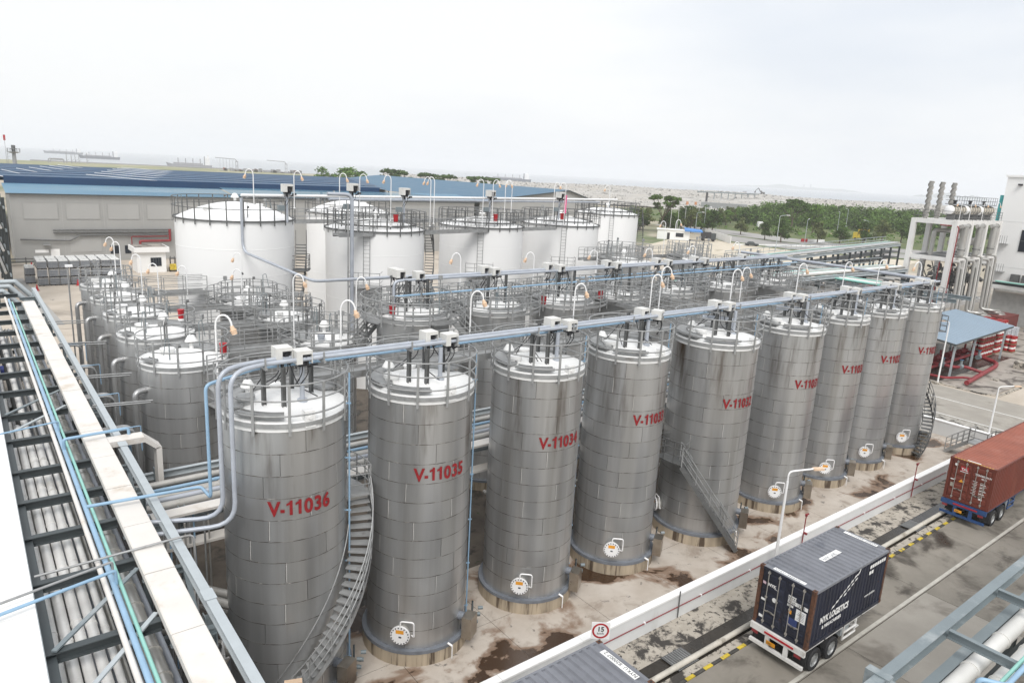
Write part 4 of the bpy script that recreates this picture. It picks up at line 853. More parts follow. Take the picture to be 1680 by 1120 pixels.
for i in range(8):
    x = 4.6+i*.22; pipe('drop_pipe', 'thin vertical conduit behind the left of V-11036, %s' % ('first', 'second', 'third', 'fourth', 'fifth', 'sixth', 'seventh', 'eighth')[i], [(x, 25.0+(i % 3)*.3, .2), (x, 25.0+(i % 3)*.3, 6.2)], .035, (M_grey, M_sky, M_grey, M_lag)[i % 4])
ra = thing('guard_rail', 'pale guard rails on the ground left of V-11036', 'railing', (4.6, 21.5, 0))
for z in (.5, 1.0, 1.5, 2.2): MB().tube([(0, 0, z), (1.6, 3.0, z)], .03, 5).build('rail', M_grey, ra)
for k in range(4): MB().tube([(k*.53, k*1.0, 0), (k*.53, k*1.0, 2.4)], .03, 5).build('post', M_grey, ra)

# ================================================================== rack over the road at lower right
rr = thing('roadside_rack', 'grey steel pipe rack crossing the lower right corner', 'pipe rack', (0, 0, 0))
MB().ibeam((14.5, 5.70, 7.86), (60, 5.75, 7.86), .26, .30, .03).build('long_beam', M_beam, rr)
MB().ibeam((14.5, 5.28, 7.1), (60, 5.32, 7.1), .26, .30, .03).build('long_beam', M_beam, rr)
MB().ibeam((14.5, 2.7, 7.86), (60, 2.75, 7.86), .26, .30, .03).build('long_beam', M_beam, rr)
for i in range(12):
    x = 16.05+3.42*i
    MB().ibeam((x, 5.57, 7.86), (x, 2.8, 7.86), .14, .24, .025).build('cross_beam', M_beam, rr)
    if i % 4 == 2: MB().ibeam((x+1.2, 5.3, 0), (x+1.2, 5.3, 6.95), .3, .3, .03).build('column', M_beamd, rr)
MB().bb(15.93, 16.17, 5.5, 6.05, 7.5, 8.05).build('end_plate', M_beam, rr)
for i, (y, z, r) in enumerate(((4.92, 7.2, .21), (4.28, 7.2, .21), (3.6, 7.2, .17))):
    pipe('roadside_pipe', 'thick white lagged pipe in the lower right rack, %s from the road' % SHT[i], [(13, y, z), (60, y, z)], r, mat('white_lagging', (.72, .71, .68), .4, .15, .06, 1., 1, (.6, .57, .52), (.6, .8)), n=14, flanges=2.2)
pipe('roadside_pipe', 'mint green pipe in the lower right corner rack', [(13, 3.93, 8.12), (60, 3.93, 8.12)], .05, M_green)
pipe('roadside_pipe', 'light blue pipe with a bent end in the lower right corner', [(17.6, 4.25, 7.5), (17.6, 4.25, 8.2), (17.9, 3.78, 8.2), (60, 3.78, 8.2)], .06, M_sky, rb=.12)
MB().bb(13, 60, 4.55, 4.72, 6.75, 6.9).build('cable_ladder', M_beamd, rr)
# ================================================================== containers and trailers
M_navy = mat('navy_container_paint', (.011, .014, .029), .5, 0, .3, 1.3, 3, (.022, .027, .048), (.45, .65), .25, 5, col3=(.10, .045, .02), thr3=(.66, .76), scale3=2.6)
M_navyroof = mat('weathered_blue_roof', (.19, .198, .222), .6, 0, .15, .9, 1, (.13, .14, .165), (.55, .7), 0, 10, col3=(.22, .11, .05), thr3=(.70, .80), scale3=1.3)
M_rust = mat('rusted_steel', (.11, .048, .026), .8, 0, .35, 6, 1, (.03, .022, .02), (.5, .7))
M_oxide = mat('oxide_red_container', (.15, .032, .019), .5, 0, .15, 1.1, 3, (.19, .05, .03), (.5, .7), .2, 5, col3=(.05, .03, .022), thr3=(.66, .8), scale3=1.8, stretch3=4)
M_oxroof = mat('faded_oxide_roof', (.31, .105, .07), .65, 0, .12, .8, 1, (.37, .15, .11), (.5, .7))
M_wt = mat('white_marking', (.80, .80, .79), .6)
M_lock = mat('lock_rod_steel', (.42, .40, .37), .45, .5)
M_plate = mat('amber_number_plate', (.70, .30, .02), .5)
M_hub = mat('wheel_hub_steel', (.42, .43, .43), .4, .6, .2, 5)
M_chw = mat('white_trailer_paint', (.70, .69, .67), .5, 0, .1, 2, 1, (.45, .42, .38), (.55, .75))
M_chb = mat('blue_trailer_paint', (.022, .065, .18), .45, 0, .2, 2)
M_tan = mat('grey_patch', (.35, .33, .28), .6)
def corr(n, L, dep, axis):
    """trapezoid corrugation along L"""
    p = L/n; out = []
    for i in range(n):
        for f, d in ((0, 0), (.32, 0), (.46, dep), (.78, dep), (.92, 0)): out.append((i*p+f*p, d))
    out.append((L, 0)); return out
def container(label, x, y, z, L, body, roof, post, group='shipping containers'):
    """local: x along the box from its doors, y across, z up"""
    W, H = 2.438, 2.591; t = thing('shipping_container', label, 'container', (x, y, z), 0, group)
    n = int(L/.28)
    for side, nm in ((0, 1), (1, -1)):
        b = MB(); pr = corr(n, L-.3, .036, 0); yy = 0.02 if side == 0 else W-.02; sg = 1 if side == 0 else -1
        for (u0, d0), (u1, d1) in zip(pr[:-1], pr[1:]): b.quad((.15+u0, yy+sg*d0, .16), (.15+u1, yy+sg*d1, .16), (.15+u1, yy+sg*d1, H-.1), (.15+u0, yy+sg*d0, H-.1))
        b.build('side_wall', body, t)
        MB().bb(.1, L-.1, yy-.03 if side else yy-.02, yy+.02 if side else yy+.03, 0, .165).build('bottom_rail', body, t)
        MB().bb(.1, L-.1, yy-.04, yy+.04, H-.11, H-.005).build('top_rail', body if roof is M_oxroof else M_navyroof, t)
    b = MB(); pr = corr(int(L/.32), L-.3, .065, 0)
    for (u0, d0), (u1, d1) in zip(pr[:-1], pr[1:]): b.quad((.15+u0, .06, H-.005-d0), (.15+u1, .06, H-.005-d1), (.15+u1, W-.06, H-.005-d1), (.15+u0, W-.06, H-.005-d0))
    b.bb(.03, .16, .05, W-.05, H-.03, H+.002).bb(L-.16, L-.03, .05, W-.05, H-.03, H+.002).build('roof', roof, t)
    b = MB(); pr = corr(8, W-.3, .04, 0)
    for (u0, d0), (u1, d1) in zip(pr[:-1], pr[1:]): b.quad((L-.02-d0, .15+u0, .1), (L-.02-d1, .15+u1, .1), (L-.02-d1, .15+u1, H-.1), (L-.02-d0, .15+u0, H-.1))
    b.build('end_wall', body, t)
    MB().bb(.06, L-.06, .06, W-.06, .08, .14).build('floor', M_rust, t)
    for px in (0, L-.15):
        for py in (0, W-.15): MB().bb(px, px+.15, py, py+.15, .11, H-.11).build('corner_post', post, t)
    for px in (-.01, L-.165):
        for py in (-.008, W-.154):
            for pz in (0, H-.11):
                c = MB().bb(px, px+.178, py, py+.162, pz, pz+.118).build('corner_casting', M_rust if post is M_rust else body, t)
                MB().bb(px+.05, px+.13, py+.045, py+.115, pz+(.1185 if pz else -.002), pz+(.121 if pz else 0)).build('casting_hole', M_black, c)
    MB().bb(0, .09, .15, W-.15, 0, .15).bb(0, .09, .15, W-.15, H-.13, H-.01).build('door_header', body, t)
    for k in (0, 1):
        y0 = .16+k*(W-.32)/2; y1 = y0+(W-.32)/2-.015; d = MB(); hz = (H-.3)/5
        d.bb(.035, .075, y0, y1, .15, H-.13)
        for j in range(5):
            z0 = .17+j*hz+.06; z1 = z0+hz-.14
            d.add([(.034, y0+.06, z0), (.034, y1-.06, z0), (.034, y1-.06, z1), (.034, y0+.06, z1), (.008, y0+.1, z0+.06), (.008, y1-.1, z0+.06), (.008, y1-.1, z1-.06), (.008, y0+.1, z1-.06)], [(4, 7, 6, 5), (0, 4, 5, 1), (1, 5, 6, 2), (2, 6, 7, 3), (3, 7, 4, 0)])
        dd = d.build('door', body, t)
        for f in (.28, .74):
            yc = y0+(y1-y0)*f
            MB().tube([(-.012, yc, .1), (-.012, yc, H-.08)], .02, 6).bb(-.035, .03, yc-.05, yc+.05, H-.22, H-.14).bb(-.035, .03, yc-.05, yc+.05, .18, .26).bb(-.03, .03, yc-.045, yc+.045, H*.5, H*.5+.06).build('locking_bar', M_lock, dd)
            MB().beam((-.02, yc, .72), (-.02, yc+.34*(1 if f < .5 else -1), .66+.1*k), .03, .045).build('lock_handle', M_lock, dd)
    return t, W, H
def patch(t, name, x, y0, y1, z0, z1, m): return MB().bb(x-.004, x, y0, y1, z0, z1).build(name, m, t)
cx0, cy0 = 24.685, 11.6
t, W, H = container('navy blue shipping container with white ship logo on its side', cx0, cy0, 1.3, 6.058, M_navy, M_navyroof, M_rust)
# doors seen from the rear: local y runs right to left
D = .003
def doortext(t, txt, yl, z, s, m=M_wt, off=.004, x=D, sx=1.): text_on('lettering', txt, s, (x, yl, z), (0, -1, 0), (0, 0, 1), m, t, off, sx=sx)
doortext(t, 'NYK', 1.98, 1.86, .17, off=.01); MB().add([(D, 2.22, 1.98), (D, 2.08, 1.96), (D, 2.08, 1.84), (D, 2.22, 1.86)], [(0, 1, 2, 3)]).build('flag_emblem', mat('pink_grey', (.6, .45, .5), .6), t)
MB().bb(D-.002, D, 1.50, 1.70, 1.82, 1.835).build('logo_swoosh', M_wt, t)
for (a, b, c, d) in ((.72, 1.06, 1.78, 1.94), (.62, 1.06, 1.60, 1.76), (.38, .64, 1.60, 1.76)): patch(t, 'number_patch', D, a, b, c, d, M_wt)
patch(t, 'number_patch', D, .20, .44, 1.60, 1.76, M_wt)
doortext(t, 'NYKU', 1.05, 1.80, .16, M_black, .002, -.004, .95); doortext(t, '3420', 1.05, 1.62, .16, M_black, .002, -.004); doortext(t, '37 2', .60, 1.62, .16, M_black, .002, -.004)
patch(t, 'size_code', D, .80, 1.06, 1.46, 1.55, M_wt); doortext(t, '22G1', 1.04, 1.475, .09, M_black, .001, -.004)
patch(t, 'data_panel', D, .24, .66, 1.02, 1.52, M_wt)
for k in range(6): patch(t, 'data_line', D-.005, .30, .62-.05*(k % 3), 1.10+k*.065, 1.115+k*.065, M_navyroof)
patch(t, 'warning_label', D, .84, .97, 1.16, 1.32, M_plate); patch(t, 'repair_patch', D, .55, .98, .62, 1.02, mat('repair_blue', (.03, .05, .16), .5))
MB().cyl((D, 1.62, 1.35), (D-.006, 1.62, 1.35), .10, 16).build('round_label', M_wt, t)
for a, b, c, d in ((1.98, 2.2, 1.12, 1.22), (2.0, 2.2, .34, .46)): patch(t, 'label_plate', D, a, b, c, d, M_wt)
# side lettering and logo (road side, local y = 0)
def sidetext(t, txt, x, z, s, off=.012, sx=1., m=M_wt): text_on('lettering', txt, s, (x, -.0, z), (1, 0, 0), (0, 0, 1), m, t, off, sx=sx)
sidetext(t, 'NYK LOGISTICS', .72, .92, .40, .02, .78); sidetext(t, '& MEGACARRIER', .95, .62, .21, .01, .95)
lg = MB()
for k in range(7):
    x = 1.5+k*.26; z = 1.3+k*.14; lg.add([(x, 0, z), (x+.20, 0, z+.06), (x+.27, 0, z+.17), (x+.07, 0, z+.11)], [(0, 1, 2, 3)])
    if k > 2: lg.add([(x+.10, 0, z-.15), (x+.28, 0, z-.10), (x+.34, 0, z-.01), (x+.16, 0, z-.05)], [(0, 1, 2, 3)])
lg.add([(3.32, 0, 2.2), (3.5, 0, 2.3), (3.6, 0, 2.52), (3.52, 0, 2.5), (3.44, 0, 2.36), (3.3, 0, 2.26)], [(0, 1, 2, 3, 4, 5)])
lg.build('ship_logo', M_wt, t)
for k, ch in enumerate('NYKU342'): patch2 = MB().bb(4.4+k*.2, 4.56+k*.2, -.004, -.001, 2.16, 2.32).build('number_patch', M_wt, t); sidetext(t, ch, 4.42+k*.2, 2.18, .16, .001, .9, M_navy)
for k in range(2): MB().bb(4.4+k*.2, 4.56+k*.2, -.004, -.001, 1.88, 2.04).build('number_patch', M_wt, t)
sidetext(t, 'www.nykline', 4.35, .82, .17, .004)
# roof numbers
for (x0, x1, y0, y1) in ((.12, .30, .55, 1.95), (5.72, 5.92, .45, 1.95), (2.5, 3.9, 1.05, 1.32)): MB().bb(x0, x1, y0, y1, H+.001, H+.004).build('roof_label', M_wt, t)
text_on('lettering', 'NYKU  3420372', .165, (.145, 1.9, H+.006), (0, -1, 0), (1, 0, 0), M_navyroof, t, .002)
text_on('lettering', 'NYKU  3420372', .17, (5.89, .5, H+.006), (0, 1, 0), (-1, 0, 0), M_navyroof, t, .002)
text_on('lettering', 'NYK LINE', .22, (2.6, 1.08, H+.006), (1, 0, 0), (0, 1, 0), M_navyroof, t, .002)
# rust-red forty foot box
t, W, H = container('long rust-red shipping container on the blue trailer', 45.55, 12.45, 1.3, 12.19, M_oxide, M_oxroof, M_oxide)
patch(t, 'logo_plate', D, 1.38, 1.80, 1.92, 2.22, M_red); patch(t, 'logo_line', D, 1.38, 1.80, 1.87, 1.91, M_wt); doortext(t, 'TAL', 1.76, 1.98, .20, M_wt, .008, -.005)
MB().cyl((D, 2.05, 2.22), (D-.006, 2.05, 2.22), .085, 16).build('round_label', M_wt, t)
doortext(t, 'TGHU', 1.02, 1.93, .15, M_wt, .004); doortext(t, '863013', .66, 1.93, .15, M_wt, .004); doortext(t, '0', .2, 1.93, .15, M_wt, .004); doortext(t, '45G1', .66, 1.76, .13, M_wt, .003)
for k in range(9): patch(t, 'data_line', D, .32+.05*(k % 3), .66, .78+k*.095, .82+k*.095, M_wt if k % 2 else M_lock); patch(t, 'data_line', D, .82, 1.06-.06*(k % 2), .78+k*.095, .80+k*.095, M_wt)
MB().add([(D, 1.78, 1.22), (D, 1.52, 1.22), (D, 1.65, 1.42)], [(0, 1, 2)]).build('warning_label', M_orange, t); patch(t, 'label_plate', D, 2.0, 2.22, 1.24, 1.30, M_wt); patch(t, 'grey_patch', D, 2.02, 2.18, .82, 1.06, M_tan); patch(t, 'label_plate', D, .42, .6, .52, .62, M_wt)
for k in range(14): MB().add([(.16+.0, .2+k*.15, H-.002), (.02, .2+k*.15, H-.002), (.02, .27+k*.15, H-.002), (.09, .27+k*.15, H-.002)], [(0, 1, 2, 3)]).build('hazard_stripe', M_yellow, t, (0, 0, .005))
MB().bb(.18, .28, .9, 1.6, H+.001, H+.004).build('roof_label', M_wt, t)
# third container at the bottom edge, seen from above
t, W, H = container('pale blue-grey container roof at the bottom edge of the frame', 9.55, 11.78, 1.3, 6.058, M_navy, M_navyroof, M_rust)
MB().bb(5.62, 5.86, .42, 1.98, H+.001, H+.004).build('roof_label', M_wt, t); text_on('lettering', 'NYKU  820007 2', .2, (5.83, .46, H+.006), (0, 1, 0), (-1, 0, 0), M_black, t, .001)
# ---- trailers
def wheel(t, x, y, R=.5):
    w_ = MB().lathe([(R*.62, -.14), (R*.93, -.15), (R, -.10), (R, .10), (R*.93, .15), (R*.62, .14)], 28)
    m = w_.mesh('tyre', M_black)
    h = MB().lathe([(R*.63, -.12), (R*.60, -.06), (R*.34, .0), (R*.30, -.10), (R*.14, -.12), (.01, -.12)], 24)
    for k in range(8): a = 2*pi*k/8; h.cyl((R*.46*cos(a), R*.46*sin(a), -.03), (R*.46*cos(a), R*.46*sin(a), -.09), .03, 6)
    hm = h.mesh('rim', M_hub)
    e = bpy.data.objects.new('wheel', m); COL.objects.link(e); e.parent = t; e.location = (x, y, R); e.rotation_euler = (pi/2 if y > 0 else -pi/2, 0, 0)
    if y < 0: e.rotation_euler = (pi/2, 0, 0)
    o = put('rim', hm, e); o.scale = (1, 1, 1) if y > 0 else (1, 1, -1); return e
def trailer(label, x, y, L, paint, rx):
    """local: x forward from the rear bumper, y across (0 centre line)"""
    t = thing('container_trailer', label, 'trailer', (x, y, 0), 0, 'container trailers')
    for s in (-.45, .45): MB().ibeam((0, s, 1.12), (L, s, 1.12), .16, .3, .03).build('chassis_beam', paint, t)
    for k in range(int(L/1.5)+1): MB().beam((k*1.5+.1, -1.15, 1.2), (k*1.5+.1, 1.15, 1.2), .1, .12).build('cross_member', paint, t)
    for yy in (-1.12, 1.12): MB().beam((0, yy, 1.2), (L, yy, 1.2), .06, .12).build('side_rail', paint, t)
    MB().bb(-.06, .06, -1.22, 1.22, 1.02, 1.28).build('rear_beam', paint, t)
    MB().bb(-.085, -.06, -.75, .55, 1.12, 1.20).build('red_reflector', M_red, t)
    for s in (-.42, .42): MB().bb(-.05, .05, s-.09, s+.09, .55, 1.02).build('bumper_strut', paint, t)
    MB().bb(-.06, .06, -1.2, 1.2, .42, .56).build('under_bumper', paint, t)
    MB().bb(-.07, -.05, .02, .42, .70, .86).build('number_plate', M_plate, t)
    text_on('lettering', 'TRB1', .11, (-.074, .40, .735), (0, -1, 0), (0, 0, 1), M_black, t, .001)
    for s in (-.95, .98):
        MB().bb(-.075, -.05, s-.14, s+.14, .88, 1.0).build('tail_light', M_redl, t)
    for k in range(2):
        xx = rx+k*1.32
        for s in (-1, 1):
            for yo in (1.04, .72): wheel(t, xx, s*yo)
            MB().lathe([(.60, -.24), (.60, .24)], 14, (0, 0, 0), radians(15), radians(165)).build('mudguard', M_black, t, (xx, s*.9, .52)).rotation_euler = (pi/2, 0, 0)
        MB().cyl((xx, -1, .5), (xx, 1, .5), .09, 10).build('axle', M_black, t)
    MB().bb(rx-.75, rx-.70, -1.2, -.6, .35, 1.0).build('mud_flap', M_black, t); MB().bb(rx-.75, rx-.70, .6, 1.2, .35, 1.0).build('mud_flap', M_black, t)
    for s in (-1, 1): MB().bb(L-.9, L-.75, s*.6-.08, s*.6+.08, 0.02, 1.0).bb(L-1.0, L-.65, s*.6-.15, s*.6+.15, 0.02, .07).build('landing_leg', paint, t)
    g_ = MB()
    for z in (.55, .85): g_.tube(bend([(rx+2.2, -1.15, z), (rx+3.3, -1.15, z), (rx+3.5, -.9, z)], .1), .05, 6)
    for xx in (rx+2.2, rx+3.2): g_.beam((xx, -1.15, .5), (xx, -1.15, 1.15), .05, .05)
    g_.build('side_guard', paint, t)
    MB().bb(rx+2.3, rx+3.0, -1.0, -.55, .55, .95).build('tool_box', M_beaml, t)
    return t
trailer('white trailer with twin axles carrying the navy container', cx0-.05, cy0+1.22, 6.2, M_chw, .95)
trailer('blue trailer with twin axles carrying the rust-red container', 45.45, 12.45+1.22, 12.4, M_chb, 1.5)
trailer('white trailer under the container at the bottom edge', 9.5, 11.78+1.22, 6.2, M_chw, .95)

# ---- road furniture
t = thing('speed_sign', 'round white speed sign with red ring reading 15 km/h', 'road sign', (17.47, 15.9, 0))
MB().tube([(0, 0, 0), (0, 0, 2.86)], .035, 8).build('post', M_grey, t)
sx = Vector((.80, -.60, 0)); nrm = Vector((-.60, -.80, 0)); c0 = Vector((0, 0, 2.95))+nrm*.04
c0 = Vector((0, 0, 2.52))+nrm*.05
MB().box((c0.x-nrm.x*.012, c0.y-nrm.y*.012, c0.z), (.70, .02, .70), atan2(sx.y, sx.x)).build('sign_plate', M_lampw, t)
rd = MB(); wd = MB()
P_ = lambda u, v, d: c0+sx*u+Vector((0, 0, v))+nrm*d
for k in range(32):
    a, b = 2*pi*k/32, 2*pi*(k+1)/32
    rd.quad(P_(.25*cos(a), .25*sin(a), .006), P_(.32*cos(a), .32*sin(a), .006), P_(.32*cos(b), .32*sin(b), .006), P_(.25*cos(b), .25*sin(b), .006))
rd.build('red_ring', M_red, t)
text_on('lettering', '15', .27, P_(0, -.02, .006), sx, (0, 0, 1), M_black, t, .008, 'CENTER'); text_on('lettering', 'km/h', .13, P_(0, -.15, .006), sx, (0, 0, 1), M_black, t, .001, 'CENTER')
def road_lamp(label, x, y, H, arm, rz, base=True):
    t = thing('street_lamp', label, 'lamp post', (x, y, 0), rz, 'road lamp posts')
    MB().cyl((0, 0, 0), (0, 0, H-.5), .085, 10, .06).build('pole', M_lampw, t)
    MB().tube(bend([(0, 0, H-.5), (0, 0, H), (arm, 0, H+.12)], .5), .045, 8).build('arm', M_lampw, t)
    MB().bb(arm-.05, arm+.5, -.11, .11, H+.06, H+.16).build('lamp_head', M_amber, t)
    if base: MB().bb(-.35, .35, -.35, .35, 0, .22).build('footing', G_strip, t)
road_lamp('white road lamp behind the navy container', 30.3, 16.5, 5.75, 1.3, radians(-28))
road_lamp('white road lamp behind the rust-red container', 65.3, 19.0, 4.2, 1.3, radians(-35))
road_lamp('white lamp post beside the blue-roofed shed', 78.6, 28.3, 6.55, .55, radians(150))
road_lamp('short grey lamp at the bottom edge beside V-11036', 6.3, 19.5, 2.6, .5, radians(-20), False)
# stile over the wall near the far corner
t = thing('wall_stile', 'grey steel stile stepping over the bund wall near the far corner', 'stile', (58.2, 17.2, 0))
MB().bb(-.8, .8, -.5, .7, 1.30, 1.38).build('deck', M_grey, t); straight_stair(t, (-.0, .75, 1.3), (-.0, 2.2, .1), 1.0, M_grey, 'flight')
for x in (-.78, .78): MB().box((x, -.45, .7), (.06, .06, 1.3)).build('leg', M_grey, t)
b = MB()
for z in (1.85, 2.35): b.tube([(-.78, .7, z), (-.78, -.48, z), (.78, -.48, z)], .03, 6)
b.build('railing', M_greyd, t)
for x, y in ((-.78, .7), (-.78, -.48), (0, -.48), (.78, -.48)): MB().box((x, y, 1.85), (.05, .05, 1.0)).build('post', M_greyd, t)
# ================================================================== pump shed, drums, bulk bags
M_shedroof = mat('blue_grey_roof_sheet', (.235, .31, .385), .5, 0, .04, .5)
sheet('shed_floor_shade', rect(79.4, 100.5, 28.6, 37), .106, G_drain_shade)  # added dark sheet that paints in the shade beneath the shed roof
t = thing('pump_shed', 'open pump shed with flat pale blue roof on grey posts', 'shed', (0, 0, 0))
a, b, c, d = (81.2, 28.2, 3.95), (100.4, 29.0, 4.05), (100.0, 35.6, 4.95), (80.6, 35.2, 4.9)
m = MB(); n_ = 24
for i in range(n_):
    f, g = i/n_, (i+1)/n_; L = lambda p, q, s: tuple(p[k]+(q[k]-p[k])*s for k in range(3))
    p, q, r_, s_ = L(a, b, f), L(a, b, g), L(d, c, g), L(d, c, f); e = .008
    m.quad(p, q, r_, s_); mid = [L(p, q, .12), L(s_, r_, .12)]
    m.add([p, (p[0], p[1], p[2]+e), (mid[0][0], mid[0][1], mid[0][2]+e), mid[0], s_, (s_[0], s_[1], s_[2]+e), (mid[1][0], mid[1][1], mid[1][2]+e), mid[1]], [(1, 2, 6, 5), (0, 1, 5, 4), (2, 3, 7, 6)])
m.build('roof', M_shedroof, t)
MB().beam((81.2, 28.3, 3.85), (100.3, 29.1, 3.9), .12, .2).beam((80.7, 35.1, 4.75), (100, 35.5, 4.8), .12, .2).beam((81.2, 28.3, 3.85), (80.7, 35.1, 4.75), .1, .16).build('roof_beam', M_beamd, t)
for x, y, h in ((82.2, 28.6, 3.8), (88.4, 28.9, 3.8), (98.6, 29.3, 3.9), (81.6, 34.6, 4.7), (90, 34.8, 4.7), (99, 35, 4.7)): MB().ibeam((x, y, .1), (x, y, h), .18, .18, .03).build('post', M_beaml, t)
for i, x in enumerate((84.5, 88.0, 91.5, 95.0)):
    p = thing('fire_pump', 'red pump set under the blue roof, %s from the tanks' % SHT[i], 'pump', (x, 32.2, .1), 0, 'pump sets in the shed')
    MB().bb(-1.0, 1.0, -.4, .4, 0, .22).build('base_frame', M_redl, p); MB().cyl((-.9, 0, .65), (.1, 0, .65), .34, 14).cyl((.1, 0, .65), (.35, 0, .65), .2, 12).build('motor', M_redl, p)
    MB().cyl((.62, -.3, .62), (.62, .3, .62), .36, 16).cyl((.62, -.9, .62), (.62, .0, .62), .14, 10).cyl((.62, 0, .62), (.62, 0, 1.5), .12, 10).build('casing', M_redl, p)
pipe('fire_main', 'thick faded red pipe looping on the ground outside the shed', [(80.2, 26.2, .45), (87.5, 27.0, .45), (91.5, 27.4, .45), (93.6, 28.0, .5), (93.6, 30.5, .9)], .24, M_redl, n=12, rb=.9)
pipe('fire_main', 'red branch pipe bending from the shed to the ground main', [(84.2, 31.5, .9), (84.2, 29.0, .9), (86.0, 28.6, .85), (86.5, 26.95, .5)], .17, M_redl, n=10, rb=.5)
pipe('fire_main', 'red pipe run lying behind the lamp post by the shed', [(79.3, 33, .5), (80.0, 28.2, .5), (82.3, 27.3, .45), (82.8, 26.5, .45)], .13, M_redl, n=10, rb=.3)
pipe('fire_main', 'long red suction pipe inside the shed', [(80.5, 30.6, .7), (97, 31.0, .7)], .18, M_redl, n=10)
for i, (x, y) in enumerate(((85.2, 28.75), (92.6, 29.6), (84.2, 30.2))):
    v = thing('gate_valve', 'blue-grey gate valve on red pipe, %s' % ('nearest the front post', 'at the looping main', 'inside the shed')[i], 'valve', (x, y, .9), 0, 'gate valves'); MB().cyl((-.25, 0, 0), (.25, 0, 0), .28, 12).cyl((0, 0, 0), (0, 0, .75), .14, 10).build('body', M_beam, v); MB().lathe([(.16, .75), (.2, .75), (.2, .8), (.16, .8)], 14).build('hand_wheel', mat('valve_blue', (.08, .2, .35), .5), v)
MB_blk = MB().bb(-.9, .9, -.5, .5, 0, .75)
tag(MB_blk.build('concrete_block', G_strip, None, (95.5, 26.2, .1), .1), 'weathered grey concrete block on the apron by the shed', 'block')
tag(MB().bb(-.5, .5, -.35, .35, 0, .12).build('manhole_slab', G_strip, None, (86.2, 25.6, .1), .1), 'small grey slab lying on the apron beside the kerb', 'slab')
M_drum = mat('drum_red', (.32, .014, .016), .4, 0, .08); M_drumw = mat('drum_white', (.78, .77, .75), .4)
dm = MB().lathe([(.02, 0), (.285, 0), (.29, .02), (.285, .28), (.295, .30), (.285, .32)], 14).lathe([(.285, .56), (.295, .58), (.285, .60), (.285, .86), (.29, .88), (.27, .87), (.02, .86)], 14).lathe([(.286, .32), (.286, .56)], 14, mi=1).mesh('drum', M_drum, M_drumw)
pm_ = MB().bb(-.6, .6, -.6, .6, .1, .14)
for s in (-.5, 0, .5): pm_.bb(s-.06, s+.06, -.6, .6, 0, .1)
pm_ = pm_.mesh('pallet', mat('pallet_wood', (.25, .18, .11), .8))
STK = ('first', 'second', 'third', 'fourth', 'fifth', 'sixth', 'seventh', 'eighth', 'ninth')
LAY = ('bottom', 'second', 'third', 'fourth', 'fifth')
for s, (x, y, lev) in enumerate(((96.2, 31.0, 3), (97.6, 31.0, 3), (99.0, 31.0, 3), (101.3, 31.1, 4), (102.7, 31.1, 4), (101.4, 32.6, 4), (102.8, 32.6, 4), (104.3, 30.2, 2))):
    for l in range(lev):
        p = put('pallet', pm_, None, (x, y, .1+l*1.03)); tag(p, 'wooden pallet, %s layer of the %s drum stack' % (LAY[l], STK[s]), 'pallet', 'pallets of drums')
        for q, (dx, dy) in enumerate(((-.3, -.3), (.3, -.3), (-.3, .3), (.3, .3))):
            o = put('drum', dm, None, (x+dx, y+dy, .24+l*1.03)); tag(o, 'red drum, %s corner, %s layer, %s stack from the tanks' % (('near left', 'near right', 'far left', 'far right')[q], LAY[l], STK[s]), 'drum', 'red and white drums')
M_bag = mat('grey_wrapped_sacks', (.40, .42, .46), .5, 0, .2, 3, 1, (.62, .63, .65), (.5, .6))
for s in range(8):
    x = 107.2+1.5*(s % 4); y = 32.4+1.5*(s//4); t = thing('sack_pallet', 'wrapped grey sack pallet beyond the drums, %s row, %s' % (('front', 'back')[s//4], SHT[s % 4]), 'pallet load', (x, y, .1), 0, 'wrapped sack pallets'); put('pallet', pm_, t)
    for l in range(6): MB().bb(-.6+.02*(l % 2), .6-.02*(l % 2), -.58, .58, .15+l*.33, .15+l*.33+.31).build('sack_layer', M_bag, t)
# ================================================================== concrete process frame
M_frame = mat('white_concrete_frame', (.72, .71, .69), .7, 0, .06, .6, 4, (.55, .53, .49), (.58, .78))
M_vess = mat('beige_vessel', (.50, .455, .38), .5, .1, .12, .8, 1, (.36, .33, .28), (.55, .7))
t = thing('process_frame', 'tall white concrete frame carrying stacks, vessels and pipes', 'process structure', (0, 0, 0))
xs = (105.2, 110.2, 115.4, 120.6); ysf = (39.5, 44.8)
for x in xs:
    for y in ysf: MB().box((x, y, 7.9), (.62, .62, 15.8)).build('column', M_frame, t)
for z, h in ((15.5, .6), (10.6, .5), (4.2, .5)):
    for y in ysf: MB().bb(xs[0]+.31, xs[-1]-.31, y-.22, y+.22, z-h/2, z+h/2).build('beam', M_frame, t)
    for x in xs: MB().bb(x-.2, x+.2, ysf[0]+.31, ysf[1]-.31, z-h/2, z+h/2).build('beam', M_frame, t)
    MB().bb(xs[0], xs[-1], ysf[0]+.3, ysf[1]-.3, z+h/2-.12, z+h/2-.02).build('deck', M_greyd if z < 15 else M_frame, t)
for y, z in ((ysf[0]-.1, 15.82), (ysf[1]+.1, 15.82), (ysf[0]-.1, 10.87)):
    b = MB()
    for f in (.4, .78, 1.15): b.tube([(xs[0]-.2, y, z+f), (xs[-1]+.2, y, z+f)], .03, 5)
    r = b.build('railing', M_greyd, t)
    for i in range(13): MB().box((xs[0]-.2+i*1.3, y, z+.57), (.05, .05, 1.15)).build('post', M_greyd, r)
b = MB()
for f in (.4, .78, 1.15): b.tube([(xs[0]-.25, ysf[0], 15.82+f), (xs[0]-.25, ysf[1], 15.82+f)], .03, 5)
b.build('railing', M_greyd, t)
M_stack = mat('grey_stack_steel', (.36, .35, .33), .5, .4, .12, 2, 4)
